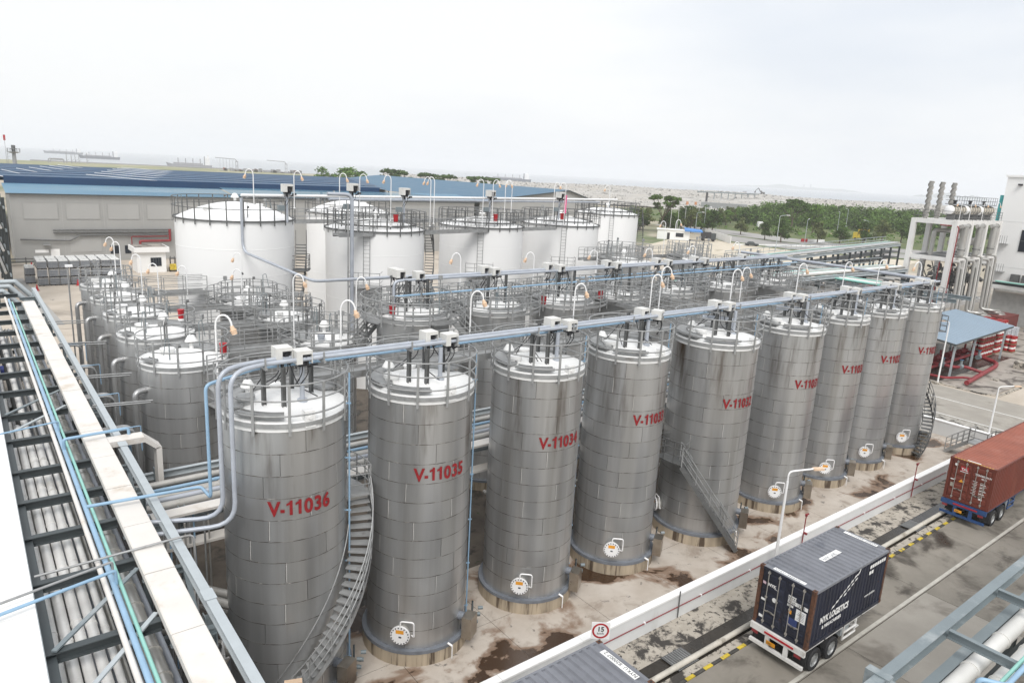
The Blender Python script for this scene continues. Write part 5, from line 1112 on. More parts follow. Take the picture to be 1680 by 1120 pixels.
for i, x in enumerate((106.0, 109.6, 113.6)):
    s = thing('exhaust_stack', 'grey steel stack with spiral strakes on the frame, %s' % ('left', 'middle', 'right')[i], 'chimney', (x, 43.8, 15.6), 0, 'three spiral stacks')
    MB().cyl((0, 0, 0), (0, 0, 5.2), .27, 16).lathe([(.30, 5.1), (.30, 5.22), (.2, 5.22)], 16).build('shaft', M_stack, s)
    for q in range(3):
        st_ = MB(); N_ = 48
        for k in range(N_):
            a0, a1 = q*2.094+k*.28, q*2.094+(k+1)*.28; z0, z1 = .3+k*.1, .3+(k+1)*.1
            st_.quad((.27*cos(a0), .27*sin(a0), z0), (.40*cos(a0), .40*sin(a0), z0), (.40*cos(a1), .40*sin(a1), z1), (.27*cos(a1), .27*sin(a1), z1)); st_.quad((.40*cos(a0), .40*sin(a0), z0), (.27*cos(a0), .27*sin(a0), z0+.05), (.27*cos(a1), .27*sin(a1), z1+.05), (.40*cos(a1), .40*sin(a1), z1))
        st_.build('strake', M_stack, s)
for i, x in enumerate((106.5, 111.6, 116.6)):
    v = thing('horizontal_vessel', 'horizontal beige vessel with white head on top of the frame, %s' % ('left', 'middle', 'right')[i], 'vessel', (x, 41.2, 17.15), 0, 'three vessels on the frame')
    MB().cyl((.3, 0, 0), (4.4, 0, 0), .62, 20).build('body', M_vess, v)
    for k in range(5): MB().cyl((.5+k*.85, 0, 0), (.6+k*.85, 0, 0), .65, 20).build('band', M_greyd, v)
    h = MB(); pr = [(.62, .0), (.6, .16), (.48, .34), (.3, .45), (.02, .5)]
    for (ra, za), (rb, zb) in zip(pr[:-1], pr[1:]): h.cyl((.3-za, 0, 0), (.3-zb, 0, 0), ra, 20, rb, False)
    h.build('head', M_lampw, v)
    for xx in (1.0, 3.6): MB().bb(xx-.12, xx+.12, -.5, .5, -1.35, -.4).build('saddle', M_greyd, v)
    MB().bb(.2, 4.4, -.7, .7, .72, .80).build('platform', M_greyd, v)
    b = MB()
    for f in (.5, 1.0): b.tube([(.2, -.7, .8+f), (4.4, -.7, .8+f), (4.4, .7, .8+f), (.2, .7, .8+f), (.2, -.7, .8+f)], .03, 5)
    for k in range(6): b.tube([(.2+k*.84, -.7, .8), (.2+k*.84, -.7, 1.8)], .025, 5)
    b.build('railing', M_greyd, v); MB().cyl((1.6, 0, .8), (1.6, 0, 1.3), .2, 10).cyl((1.2, 0, 1.2), (2.0, 0, 1.2), .14, 8).build('relief_valve', M_dark, v)
M_duct = mat('silver_duct', (.46, .455, .435), .35, .55, .1, 1., 3, (.42, .40, .37), (.55, .7))
for i, x in enumerate((107.0, 112.0, 117.2)):
    nm = ('left', 'middle', 'right')[i]
    v = thing('exchanger', 'tall silver exchanger shell hanging on the %s bay of the frame' % nm, 'heat exchanger', (x, 38.9, 0), 0, 'exchangers on the frame')
    MB().cyl((0, 0, 11.2), (0, 0, 15.0), .42, 18).lathe([(.42, 11.2), (.34, 11.0), (.15, 10.9)], 18).build('shell', M_duct, v); MB().cyl((-1.2, 0, 15.1), (.8, 0, 15.1), .26, 14).cyl((.8, 0, 15.1), (.95, 0, 15.1), .36, 14).build('top_header', M_duct, v)
    MB().cyl((0, 0, 11.9), (0, 0, 12.0), .48, 18).build('flange', M_greyd, v)
    for j, dx in enumerate((-.5, .15, .75)):
        z1 = (10.4, 9.6, 11.0)[j]
        pipe('duct_pipe', 'silver duct dropping down the %s bay, %s of three' % (nm, ('left', 'middle', 'right')[j]), [(x+dx-.9, 39.2, z1), (x+dx, 38.6-.2*j, z1), (x+dx, 38.4-.2*j, 3.2-.3*j), (x+dx+.5, 36.9-j*.4, 3.2-.3*j), (x+dx+2.4, 36.6-.4*j, 3.0-.3*j), (x+dx+2.4, 36.6-.4*j, .2)], (.22, .17, .14)[j], M_duct, 'duct', 12, .55)
    b = MB()
    rgx = random.Random(i)
    for k in range(16): p0 = Vector((x+rgx.uniform(-1.6, 1.6), 39.6+rgx.uniform(0, 3.5), rgx.uniform(4.6, 10))); b.cyl(p0, p0+Vector((rgx.uniform(-.6, .6), rgx.uniform(-.6, .6), rgx.uniform(-.6, .6))), rgx.uniform(.1, .3), 8)
    for k in range(10): p0 = Vector((x+rgx.uniform(-1.8, 1.8), 39.4+rgx.uniform(0, 2.5), 4.5)); b.tube(bend([p0, p0+Vector((0, 0, rgx.uniform(2, 5.5))), p0+Vector((rgx.uniform(-1, 1), 1.2, rgx.uniform(2, 5.5)))], .3), .07, 6)
    q = thing('equipment_cluster', 'dark valves and piping packed inside the %s bay of the frame' % nm, 'piping', (0, 0, 0), 0, 'piping in the frame'); stuff(b.build('piping', M_greyd, q))
    MB().cyl((x-1.7, 41.8, 7.2), (x+1.7, 41.8, 7.2), .75, 16).build('drum_vessel', M_greyd, q); i and MB().cyl((x-1.8, 41.5, 12.6), (x+1.6, 41.5, 12.6), .55, 14).build('drum_vessel', M_lag, q)
pipe('frame_duct', 'silver duct rising through the left bay of the frame', [(106.8, 42.6, 10.8), (106.8, 42.6, 14.3), (108.0, 41.2, 14.3), (112, 40.6, 14.3)], .3, M_duct, 'duct', 12, .5)
pipe('red_riser', 'thin red riser pipe down the front corner of the frame', [(105.0, 41.3, 15.1), (105.0, 38.95, 15.1), (104.8, 38.95, .3)], .075, M_redl, rb=.4)
pipe('red_riser', 'second thin red riser pipe inside the frame corner', [(104.7, 40.4, 10.2), (104.7, 40.4, .3)], .06, M_redl)
for k in range(4): lamp('gooseneck lamp on top of the concrete frame, %s' % STK[k], (105.4, 108.6, 113.0, 117.6)[k], 39.3, 18.4, 15.8, 1 if k else -1, group='lamps on the concrete frame')
tag(MB().bb(-3, 3, -1.2, 1.2, 0, 2.5).build('red_skip', mat('dull_red_box', (.16, .04, .035), .6), None, (119, 36.2, .1)), 'dull dark red box container under the white building', 'box')
# ================================================================== white building at right
M_bld = mat('white_render', (.82, .82, .81), .6, 0, .02, .3, 2); M_glass = mat('dark_window_glass', (.015, .02, .03), .12, 0, .2, 1)
M_teal = mat('teal_panel', (.05, .33, .33), .4)
t = thing('white_building', 'large white building with dark windows at the right edge', 'building', (0, 0, 0))
MB().bb(125.6, 175, 2, 41.3, 5.5, 22.2).build('wall', M_bld, t); MB().bb(125.4, 175.2, 1.8, 41.5, 22.2, 22.5).build('parapet', M_bld, t)
for z in (8.9, 15.7): MB().bb(125.57, 125.6, 2, 41.3, z, z+.04).build('wall_joint', M_wallw, t)
MB().bb(127.2, 175, 2, 40.6, 0, 5.5).build('ground_floor', mat('grey_ground_floor', (.42, .42, .41), .7), t)
MB().bb(125.9, 175, 41.3, 41.9, 13.0, 19.5).build('teal_fin', M_teal, t)
for z0, z1, ya, yb in ((11.4, 14.6, 33.0, 38.0), (17.5, 20.2, 33.0, 36.6)):
    f = MB().bb(125.50, 125.58, ya, yb, z0, z1).build('window', M_beamd, t); n = 4
    for i in range(n):
        for j in range(2): MB().bb(125.44, 125.49, ya+.06+(yb-ya)*i/n, ya+(yb-ya)*(i+1)/n-.06, z0+.08+(z1-z0)*j/2, z0+(z1-z0)*(j+1)/2-.06).build('pane', M_glass, f)
for y, z in ((39.4, 21.0), (36.6, 19.9)): MB().bb(125.1, 125.55, y-.25, y+.25, z, z+.25).build('wall_light', M_dark, t)
for y, z in ((40.0, 12.4), (39.7, 8.2)):
    MB().bb(124.4, 125.55, y-.6, y+.9, z-.06, z).build('balcony', M_grey, t)
    for k in range(6): MB().tube([(124.42, y-.6+k*.3, z), (124.42, y-.6+k*.3, z+1.2)], .025, 5).build('bar', M_greyd, t)
for k, y in enumerate((37.5, 36.0)): MB().bb(124.9, 125.55, y-.55, y+.55, 6.9, 8.0).build('air_conditioner', M_greyd, t)
# rack in front of the white building
q = thing('yard_rack', 'green and white pipe rack running below the white building', 'pipe rack', (0, 0, 0))
for x in (122.6,): MB().ibeam((x, 10, 6.6), (x, 40, 6.6), .25, .3, .03).build('long_beam', M_beamd, q)
for y in (16, 22, 28, 34): MB().ibeam((122.6, y, 0), (122.6, y, 6.5), .3, .3, .03).build('column', M_beam, q)
for k, (z, m, r) in enumerate(((6.95, M_green, .12), (6.9, M_lampw, .14), (5.6, M_lag, .26))): pipe('yard_pipe', '%s pipe below the white building' % ('mint green', 'white', 'thick lagged')[k], [(122.2+.4*k, 8, z), (122.2+.4*k, 39, z)], r, m)
# wide pipe rack between tanks and the frame
q = thing('yard_rack', 'long grey pipe rack with mint pipes behind the second row tanks', 'pipe rack', (0, 0, 0))
for y in (44.0, 47.4): MB().ibeam((58, y, 8.6), (104, y, 8.6), .3, .4, .04).build('long_beam', M_beaml, q)
for i in range(9):
    x = 59+i*5.5; MB().ibeam((x, 44, 8.2), (x, 47.4, 8.2), .2, .3, .03).build('cross_beam', M_beam, q)
    for y in (44, 47.4): MB().ibeam((x, y, 0), (x, y, 8.4), .3, .3, .03).build('column', M_beamd, q)
for k, (y, r, m) in enumerate(((44.5, .16, M_lag), (45.0, .2, M_lampw), (45.6, .12, M_green), (46.1, .22, M_lag), (46.7, .14, M_pipeb), (47.1, .1, M_green))): pipe('yard_pipe', 'pipe on the long rack behind second row, %s from the tanks' % STK[k], [(58, y, 8.95), (104, y, 8.95)], r, m)
b = MB()
for f in (.5, 1.1): b.tube([(58, 47.7, 8.8+f), (104, 47.7, 8.8+f)], .04, 5)
r = b.build('railing', M_beaml, q)
for i in range(30): put('post', POSTM, r, (58+i*1.58, 47.7, 8.8))
q = thing('yard_rack', 'rack of pipes turning beside the concrete frame', 'pipe rack', (0, 0, 0))
for x in (84., 88.): MB().ibeam((x, 48, 8.0), (x, 30, 8.0), .3, .4, .04).build('long_beam', M_beam, q)
for i in range(4):
    for x in (84., 88.): MB().ibeam((x, 46-i*3.2, 0), (x, 46-i*3.2, 7.9), .3, .3, .03).build('column', M_beamd, q)
    MB().ibeam((84, 46-i*3.2, 7.7), (88, 46-i*3.2, 7.7), .2, .3, .03).build('cross_beam', M_beamd, q)
for k in range(4): pipe('yard_pipe', 'pipe on the rack beside the frame, %s' % SHT[k], [(84.6+k*.9, 50, 8.4), (84.6+k*.9, 37, 8.4)], .16, (M_green, M_lampw, M_lag, M_green)[k])
t = thing('open_skip', 'long bright red open skip seen under the pipes before the frame', 'skip', (134, 64.7, 0))
MR_ = mat('bright_red_box', (.42, .03, .022), .5)
MB().bb(-1.2, 1.2, -3.6, 3.6, .3, .5).build('floor', MR_, t)
for x in (-1.2, 1.14): MB().bb(x, x+.06, -3.6, 3.6, .5, 2.9).build('side_wall', MR_, t)
for y in (-3.6, 3.54): MB().bb(-1.14, 1.14, y, y+.06, .5, 2.9).build('end_wall', MR_, t)
for k in range(7): MB().bb(-1.28, -1.2, -3.4+k*1.1, -3.28+k*1.1, .4, 2.8).build('rib', MR_, t)
t = thing('flat_building', 'low flat grey-brown building behind the second row tanks', 'building', (0, 0, 0))
MB().bb(73.2, 86, 41.5, 48.6, 0, 6.85).build('wall', mat('brown_grey_wall', (.22, .205, .19), .8, 0, .15, .8, 4), t); MB().bb(73.0, 86.2, 41.3, 48.8, 6.85, 7.05).build('roof', G_apron, t)
for k in range(5): MB().box((75+k*2.2, 44+(k % 2)*2, 7.35), (1.1, .9, .6)).build('roof_unit', M_grey, t)
q = thing('yard_rack', 'farther pale pipe rack slanting towards the concrete frame', 'pipe rack', (82, 55.2, 0), radians(9))
for y in (0, 2.8): MB().ibeam((0, y, 8.8), (70, y, 8.8), .3, .45, .04).build('long_beam', M_beaml, q)
for i in range(13):
    MB().ibeam((i*5.8, 0, 8.5), (i*5.8, 2.8, 8.5), .2, .3, .03).build('cross_beam', M_beam, q)
    for y in (0, 2.8): MB().ibeam((i*5.8, y, 0), (i*5.8, y, 8.5), .3, .3, .03).build('column', M_beamd, q)
for k in range(6): MB().tube([(0, .3+k*.45, 9.2), (70, .3+k*.45, 9.2)], .14, 8).build('pipe', (M_lag, M_pipeb, M_lag, M_greyd, M_green, M_lag)[k], q)
for z in (7.3, 6.2): MB().bb(0, 70, .2, 2.6, z, z+.2).build('cable_deck', M_greyd, q)
b = MB()
for f in (.55, 1.15): b.tube([(0, 3., 9.0+f), (70, 3., 9.0+f)], .05, 5)
r = b.build('railing', M_beaml, q)
for i in range(36): put('post', POSTM, r, (i*2, 3., 9.0))
q = thing('yard_rack', 'dark braced pipe trestle left of the concrete frame', 'pipe rack', (0, 0, 0))
for z in (5.0, 7.6):
    for x in (92., 100.): MB().ibeam((x, 42, z), (x, 56, z), .3, .35, .04).build('long_beam', M_beam, q)
    for k in range(5): MB().tube([(92.8+k*1.6, 42, z+.35), (92.8+k*1.6, 56, z+.35)], .2, 8).build('pipe', (M_lag, M_greyd, M_duct)[k % 3], q)
for i in range(5):
    for x in (92., 100.): MB().ibeam((x, 42+i*3.5, 0), (x, 42+i*3.5, 8), .3, .3, .03).build('column', M_beamd, q)
    MB().beam((92, 42+i*3.5, 3), (100, 42+i*3.5, 7.5), .15, .15).beam((92, 42+i*3.5, 4.9), (100, 42+i*3.5, 4.9), .2, .25).build('brace', M_beamd, q)
# ================================================================== warehouse behind the yard
M_wh = mat('warehouse_grey_sheet', (.34, .34, .33), .6, 0, .04, .3, 6, (.28, .28, .27), (.58, .78))
M_whp = mat('recessed_panel_grey', (.37, .37, .36), .6, 0, .03, .3, 4)
M_lblue = mat('pale_blue_roofing', (.135, .275, .39), .5, 0, .04, .3); M_dblue = mat('deep_blue_fascia', (.007, .042, .11), .5, 0, .08, .3); M_mblue = mat('mid_blue_roofing', (.018, .07, .145), .5, 0, .1, .15)
t = thing('warehouse', 'long grey warehouse with blue stepped roofs behind the yard', 'warehouse', (0, 142, 0))
MB().bb(6.7, 98, 0, 12, 0, 11.4).build('wall', M_wh, t)
for i, (x0, x1) in enumerate(((8.4, 13.1), (14.4, 19.25), (20.6, 25.4), (26.8, 31.6), (33, 37.8), (39.2, 44), (45.4, 50.2))):
    p = MB().bb(x0, x1, -.05, -.01, 7.3, 9.85).build('recessed_panel', M_whp, t)
    MB().bb(x0-.1, x0, -.08, -.01, 7.2, 9.95).bb(x1, x1+.1, -.08, -.01, 7.2, 9.95).bb(x0, x1, -.08, -.01, 9.85, 9.95).bb(x0, x1, -.08, -.01, 7.2, 7.3).build('panel_frame', M_wh, p)
MB().bb(14.5, 19.2, -.06, -.01, 1.6, 4.2).build('door', M_whp, t)
for x in (6.7, 13.75, 19.9, 26.1, 32.3): MB().bb(x-.06, x+.06, -.03, -.0, 0, 11.3).build('seam_strip', M_whp, t)
for x0, x1 in ((20.5, 22.0), (22.8, 24.6)): MB().bb(x0, x1, -.08, -.02, 1.2, 2.6).build('window', M_glass, t)
MB().bb(9.4, 11.3, -.06, -.02, 1.6, 2.1).build('notice', M_lampw, t); MB().bb(11.6, 12.9, -.06, -.02, .2, 2.2).build('door', M_bld, t)
MB().bb(10.6, 11.6, -1.0, 0, 2.9, 3.0).build('canopy', M_grey, t)
# pale lean-to roof in sheets
lm_ = MB()
for k in range(12): lm_.quad((k*.25, -.5, 11.38), (k*.25+.16, -.5, 11.38), (k*.25+.16, 10, 12.5), (k*.25, 10, 12.5)); lm_.quad((k*.25+.16, -.5, 11.42), (k*.25+.25, -.5, 11.42), (k*.25+.25, 10, 12.54), (k*.25+.16, 10, 12.54))
lm_ = lm_.mesh('roof_sheet', M_lblue)
for i in range(31): put('roof_sheet', lm_, t, (6.2+i*3., 0, .25 if i > 11 else 0))
MB().bb(6.2, 99, -.5, -.42, 11.2, 11.36).build('gutter', M_beamd, t)
MB().bb(6.6, 78, 10, 10.3, 12.4, 13.75).build('fascia', M_dblue, t)
for k in range(7):
    y0 = 10.3+k*12.5; x1 = 80+k*5.; e = -14
    MB().add([(e, y0, 13.55+.16*(k % 2)), (x1, y0, 13.55+.16*(k % 2)), (x1, y0+6, 13.85+.02*k), (e, y0+6, 13.85+.02*k)], [(0, 1, 2, 3)]).add([(e, y0+6, 13.85+.02*k), (x1, y0+6, 13.85+.02*k), (x1, y0+11.5, 13.3), (e, y0+11.5, 13.3)], [(0, 1, 2, 3)]).build('roof_bay', M_mblue, t)
    MB().bb(e, x1, y0+11.6, y0+12.3, 12.5, 13.8+.02*k).build('parapet', M_dblue if k % 2 else M_mblue, t)
    MB().bb(x1-.3, x1, y0, y0+11.5, 10, 13.3).build('gable', M_wh, t)
    for j in range(2): MB().tube([(9+j*37+k*5, y0-.2, 12.8), (4+j*15+k*3, y0-.2, 14.4)], .06, 5).build('vent_pole', M_lampw, t)
# conduits and red pipe on the wall
for i, (z, x0, x1) in enumerate(((5.4, 12.2, 30.5), (5.0, 12.2, 30.3), (4.5, 16.5, 30.2))): pipe('wall_conduit', 'grey conduit on the warehouse wall, %s' % ('top', 'middle', 'lowest')[i], [(x0, 141.6, z), (x1, 141.6, z)] if i < 2 else [(7.5, 141.6, 3.9), (14.5, 141.6, 3.6), (16.0, 141.6, 4.5), (x1, 141.6, 4.5)], .13, M_greyd)
pipe('wall_pipe', 'red pipe on the warehouse wall above the guard hut', [(30.2, 141.4, 5.5), (30.2, 141.4, 3.4), (25.2, 141.3, 3.4), (25.2, 141.3, 2.0)], .22, M_redl, rb=.2)
pipe('wall_pipe', 'thin red pipe under the warehouse conduits', [(29.8, 141.5, 4.2), (23.9, 141.5, 4.2), (23.9, 141.5, 1.0)], .09, M_redl, rb=.2)
t = thing('gable_shed', 'blue-roofed shed with grey gable right of the warehouse', 'shed', (0, 142, 0))
MB().add([(99.5, 0, 0), (137.5, 0, 0), (137.5, 0, 12.3), (127.7, 0, 14.95), (99.5, 0, 11.8)], [(0, 1, 2, 3, 4)]).build('gable_wall', M_wh, t)
MB().quad((98.5, -.6, 11.75), (127.7, -.6, 15.1), (127.7, 108, 15.1), (98.5, 108, 11.75)).quad((127.7, -.6, 15.1), (138.5, -.6, 12.2), (138.5, 108, 12.2), (127.7, 108, 15.1)).build('roof', mat('clear_blue_roofing', (.04, .125, .21), .5, 0, .05, .3), t)
MB().beam((98.5, -.62, 11.6), (127.7, -.62, 14.95), .1, .3).beam((127.7, -.62, 14.95), (138.5, -.62, 12.05), .1, .3).build('verge_trim', M_beamd, t)
MB().bb(137.4, 137.6, 0, 107, 0, 12.2).build('side_wall', M_wh, t)
tag(MB().bb(-14, 4, 0, 30, 0, 15.6).build('blue_block', M_lblue, None, (-5, 262, 0)), 'pale blue block at the far left edge beyond the roofs', 'building')
# ---- bulk containers
M_ibc = mat('ibc_grey_plastic', (.21, .23, .265), .5, 0, .15, 2, 1, rnd=.2); M_ibct = mat('ibc_pale_top', (.62, .62, .60), .6, 0, .1, 2, rnd=.1)
bt = MB().bb(-.54, .54, -.46, .46, .16, 1.06).mesh('bottle', M_ibc); tp = MB().bb(-.55, .55, -.47, .47, 1.062, 1.11).cyl((0, 0, 1.11), (0, 0, 1.16), .12, 10).mesh('top', M_ibct)
cg = MB()
for z in (.2, .42, .64, .86, 1.04): cg.bb(-.59, .59, -.51, -.49, z-.015, z+.015).bb(-.59, -.57, -.49, .49, z-.015, z+.015)
for k in range(7): cg.bb(-.59+k*.195, -.57+k*.195, -.515, -.495, .16, 1.06).bb(-.595, -.575, -.5+k*.165, -.48+k*.165, .16, 1.06)
cg = cg.mesh('cage', M_grey); pl = MB().bb(-.6, .6, -.5, .5, .09, .14).bb(-.6, -.45, -.5, .5, 0, .09).bb(.45, .6, -.5, .5, 0, .09).bb(-.08, .08, -.5, .5, 0, .09).mesh('pallet', M_dark)
rgi = random.Random(8)
for r in range(5):
    for c in range(9):
        for l in range(3):
            if r > 0 and c > 0 and l < 2: continue
            if c == 0 and (r < 2 or l == 2): continue
            x = 7.1+c*1.3+rgi.uniform(-.05, .05); y = 117.6+r*1.25
            t = thing('bulk_container', 'bulk container, %s layer, %s row from front, %s column from left' % (('bottom', 'middle', 'top')[l], STK[r], STK[c]), 'bulk container', (x, y, l*1.17+.006), rgi.uniform(-.05, .05), 'stacked bulk containers')
            for n_, m_ in (('bottle', bt), ('top', tp), ('cage', cg), ('pallet', pl)): put(n_, m_, t)
# ---- guard hut, forklift, cones
t = thing('guard_hut', 'small white hut with overhanging roof against the warehouse', 'hut', (21.8, 126, 0))
MB().bb(0, 4.3, 0, 4, 0, 3.3).build('wall', M_bld, t); MB().bb(-.4, 4.8, -.5, 4.4, 3.3, 4.1).build('roof_slab', M_bld, t); MB().bb(-.2, 4.6, -.3, 4.2, 4.1, 4.12).build('roof_top', G_apron, t)
w_ = MB().bb(2.0, 3.6, -.06, -.02, 1.0, 2.4).build('window', M_beamd, t)
for i in range(4): MB().bb(2.06+i*.39, 2.36+i*.39, -.09, -.065, 1.06, 2.34).build('pane', M_glass, w_)
t = thing('forklift', 'yellow forklift parked beside the guard hut', 'forklift', (27.2, 126.5, 0), radians(80), None)
MB().bb(-.9, .7, -.5, .5, .35, 1.0).bb(-.95, -.4, -.45, .45, 1.0, 1.3).build('body', M_yellow, t)
for x, y in ((-.6, -.5), (-.6, .5), (.6, -.5), (.6, .5)): MB().cyl((x, y-.1, .3), (x, y+.1, .3), .3, 12).build('wheel', M_black, t)
for y in (-.3, .3): MB().bb(.75, .85, y-.05, y+.05, .1, 2.4).build('mast', M_dark, t); MB().bb(.85, 1.9, y-.06, y+.06, .08, .14).build('fork', M_dark, t)
for x, y in ((-.6, -.42), (-.6, .42), (.4, -.42), (.4, .42)): MB().bb(x-.03, x+.03, y-.03, y+.03, 1.0, 2.1).build('roof_post', M_dark, t)
MB().bb(-.65, .45, -.47, .47, 2.1, 2.16).build('overhead_guard', M_dark, t)
t = thing('blue_barrier', 'light blue slatted barrier left of the white tank', 'barrier', (26.0, 118, 0), radians(-70))
for i in range(7): MB().bb(0, 5.5, -.04, .04, .2+i*.36, .46+i*.36).build('slat', M_sky, t)
for x in (.1, 2.7, 5.4): MB().bb(x-.05, x+.05, .04, .12, 0, 2.8).build('post', M_beam, t)
for i, (x, y) in enumerate(((8.35, 136.2), (9.6, 137.2), (7.3, 113.5), (12.4, 116.3))):
    t = thing('traffic_cone', 'red traffic cone %s' % ('at the far left by the warehouse wall', 'second by the warehouse wall with white top', 'left of the bulk containers', 'in front of the bulk containers')[i], 'cone', (x, y, .006), 0, 'traffic cones')
    MB().bb(-.26, .26, -.26, .26, 0, .06).build('foot', M_red, t); MB().cyl((0, 0, .06), (0, 0, .85), .2, 12, .05).build('cone_body', M_red, t); MB().cyl((0, 0, .42), (0, 0, .60), .127, 12, .095).build('white_band', M_lampw, t)
t = thing('steel_trestle', 'dark steel trestle beside the warehouse corner', 'trestle', (5.6, 138.8, 0))
for z in (.5, 1.0): MB().bb(0, 4.4, -.4, .4, z, z+.12).build('shelf', M_greyd, t)
for x in (.1, 2.2, 4.3): MB().bb(x-.06, x+.06, -.4, .4, 0, 1.3).build('leg', M_greyd, t)
# side structure left of the warehouse
t = thing('side_rack', 'dark multi-level pipe rack left of the warehouse corner', 'pipe rack', (0, 0, 0))
for z in (4, 6.6, 9.2, 11.8):
    MB().bb(2.6, 2.75, 100, 142, z, z+.25).bb(4.0, 4.15, 100, 142, z, z+.25).build('level', M_beam, t); MB().tube([(3.0, 100, z+.5), (3.0, 142, z+.5)], .18, 6).tube([(3.6, 100, z+.5), (3.6, 142, z+.5)], .14, 6).build('pipe', M_lag, t)
for y in range(102, 142, 8):
    for x in (2.65, 4.1): MB().ibeam((x, y, 0), (x, y, 13), .35, .35, .05).build('column', M_beamd if y % 16 else M_beaml, t)
sheet('yard_trench', [(6.2, 90), (8.0, 90), (6.4, 125), (5.0, 125)], .012, G_asph)
# ================================================================== trees
def leaf_mat(n, a, b):
    m = mat(n, a, .7, 0, .25, .9, 1, b, (.45, .65), 0, 10, .22, .2); return m
M_leaf = [leaf_mat('dark_leaves', (.055, .10, .022), (.085, .145, .03)), leaf_mat('mid_leaves', (.085, .155, .028), (.12, .205, .04)), leaf_mat('olive_leaves', (.10, .125, .045), (.14, .16, .06))]
M_bark = mat('bark', (.12, .095, .07), .9, 0, .2, 3)
def quads(b, rg, c, s, n, size, flat=.7):
    for _ in range(n):
        d = Vector((rg.gauss(0, 1), rg.gauss(0, 1), rg.gauss(0, 1))).normalized()*(rg.random()**.45); p = Vector(c)+Vector((d.x*s, d.y*s, d.z*s*flat))
        a = Vector((rg.gauss(0, 1), rg.gauss(0, 1), rg.gauss(0, .6))).normalized(); e = a.cross(Vector((rg.gauss(0, 1), rg.gauss(0, 1), rg.gauss(0, 1)))).normalized(); z = size*rg.uniform(.6, 1.3)
        b.add([p-a*z, p-e*z*.6, p+a*z, p+e*z*.6], [(0, 1, 2, 3)])
TV = []
for v in range(6):
    rg = random.Random(30+v); H = 1.; tr = MB(); b = MB(); umb = v >= 4     # unit trees: height 10
    tr.cyl((0, 0, 0), (rg.uniform(-.3, .3), rg.uniform(-.3, .3), 4.2 if umb else 2.4), .32, 8, .2)
    nb = 9 if umb else 8
    for k in range(nb):
        a = 2*pi*k/nb+rg.uniform(-.3, .3); rr = rg.uniform(2.6, 4.4) if umb else rg.uniform(1.5, 3.3); z = rg.uniform(6.2, 9.3) if umb else rg.uniform(2.6, 8.0)
        p = (rr*cos(a), rr*sin(a), z); tr.tube([(0, 0, 2.6 if not umb else 3.6), (p[0]*.45, p[1]*.45, z*.72), p], .09, 5)
        quads(b, rg, p, rg.uniform(1.1, 2.0), 110, .36, .35 if umb else .8)
        if not umb: quads(b, rg, (p[0]*.4, p[1]*.4, z+rg.uniform(0, 1.4)), 1.7, 90, .36, .8)
    if not umb: quads(b, rg, (0, 0, 8.6), 1.5, 80, .4, .8)
    else:
        for k in range(5): quads(b, rg, (rg.uniform(-2.4, 2.4), rg.uniform(-2.4, 2.4), rg.uniform(8.3, 9.7)), 1.3, 60, .42, .3)
    TV.append((tr.mesh('trunk', M_bark), [b.mesh('crown', m) for m in M_leaf]))
def tree(label, x, y, h, v=0, m=0, w=1., group=None, rz=None, z=0):
    t = thing('tree', label, 'tree', (x, y, z), random.random()*6 if rz is None else rz, group); s = h/10; t.scale = (s*w, s*w, s)
    put('trunk', TV[v][0], t); put('crown', TV[v][1][m], t); return t
ORD = ('first second third fourth fifth sixth seventh eighth ninth tenth eleventh twelfth thirteenth fourteenth fifteenth sixteenth seventeenth eighteenth nineteenth twentieth twenty-first twenty-second').split()
NT = [(239.6, 164.9, 7, 'beside the white van'), (230, 148, 6.5, 'first leaning over the road wall'), (226, 139, 8.5, 'big dark crown by the road wall'), (241, 134, 8, 'right of the red barrier'), (249, 130, 8, 'behind the crossing pipe'), (262, 128, 8.5, 'left of the yellow truck'), (280, 130, 9, 'right of the yellow truck'), (292, 128, 9, 'tall one just left of the concrete frame')]
for i, (x, y, h, l) in enumerate(NT): tree('dark roadside tree, %s' % l, x, y, h, i % 4, 0 if i % 3 else 2, 1.05, 'roadside trees')
rg = random.Random(77)
for i in range(22):
    u = i/21; x = 203+u*125+rg.uniform(-4, 4); y = 188+u*30+rg.uniform(-10, 14)
    tree('small green tree in the belt behind the gatehouse, %s from the left' % ORD[i], x, y, rg.uniform(6.0, 9.0), i % 4, i % 3, rg.uniform(.9, 1.3), 'tree belt behind the gatehouse')
for i in range(14): tree('green tree close behind the gatehouse, %s from the left' % ORD[i], 196+i*3.6+rg.uniform(-2, 2), 180-i*.4+rg.uniform(-5, 9), rg.uniform(6.5, 10), i % 4, (0, 1, 0, 2)[i % 4], rg.uniform(.9, 1.25), 'trees close behind the gatehouse')
tree('flat-topped umbrella tree rising above the belt at the gatehouse', 206, 176, 14.0, 4, 0, .95); tree('open spreading tree left of the thicket', 283, 170, 14.2, 5, 0, .9); tree('rounded tree beside the open spreading tree', 290, 164, 13, 1, 1, .8)
tree('lone dark tree on the slope before the rubble bank', 236, 188, 9.5, 5, 0, .8); tree('dark tree seen past the white tank railing', 176, 205, 10, 4, 0, .8)
LT = [(163, 388, 14.5, 1.7), (176, 384, 14.8, 1.9), (184, 380, 13, 1.8), (196, 371, 15.2, 1.0), (203, 367, 14.6, 1.2), (213, 362, 14, 1.2), (226, 354, 13.6, 1.2), (238, 346, 13.6, 1.0), (246, 340, 13.4, 1.0)]
for i, (x, y, h, wv) in enumerate(LT): tree('tree crown showing above the blue roofs, %s from the left' % STK[i], x, y, h+2.2, 4 if i > 2 else i, 0 if i > 2 else 1, wv*.85 if i > 2 else wv*.8, 'trees beyond the blue roofs')
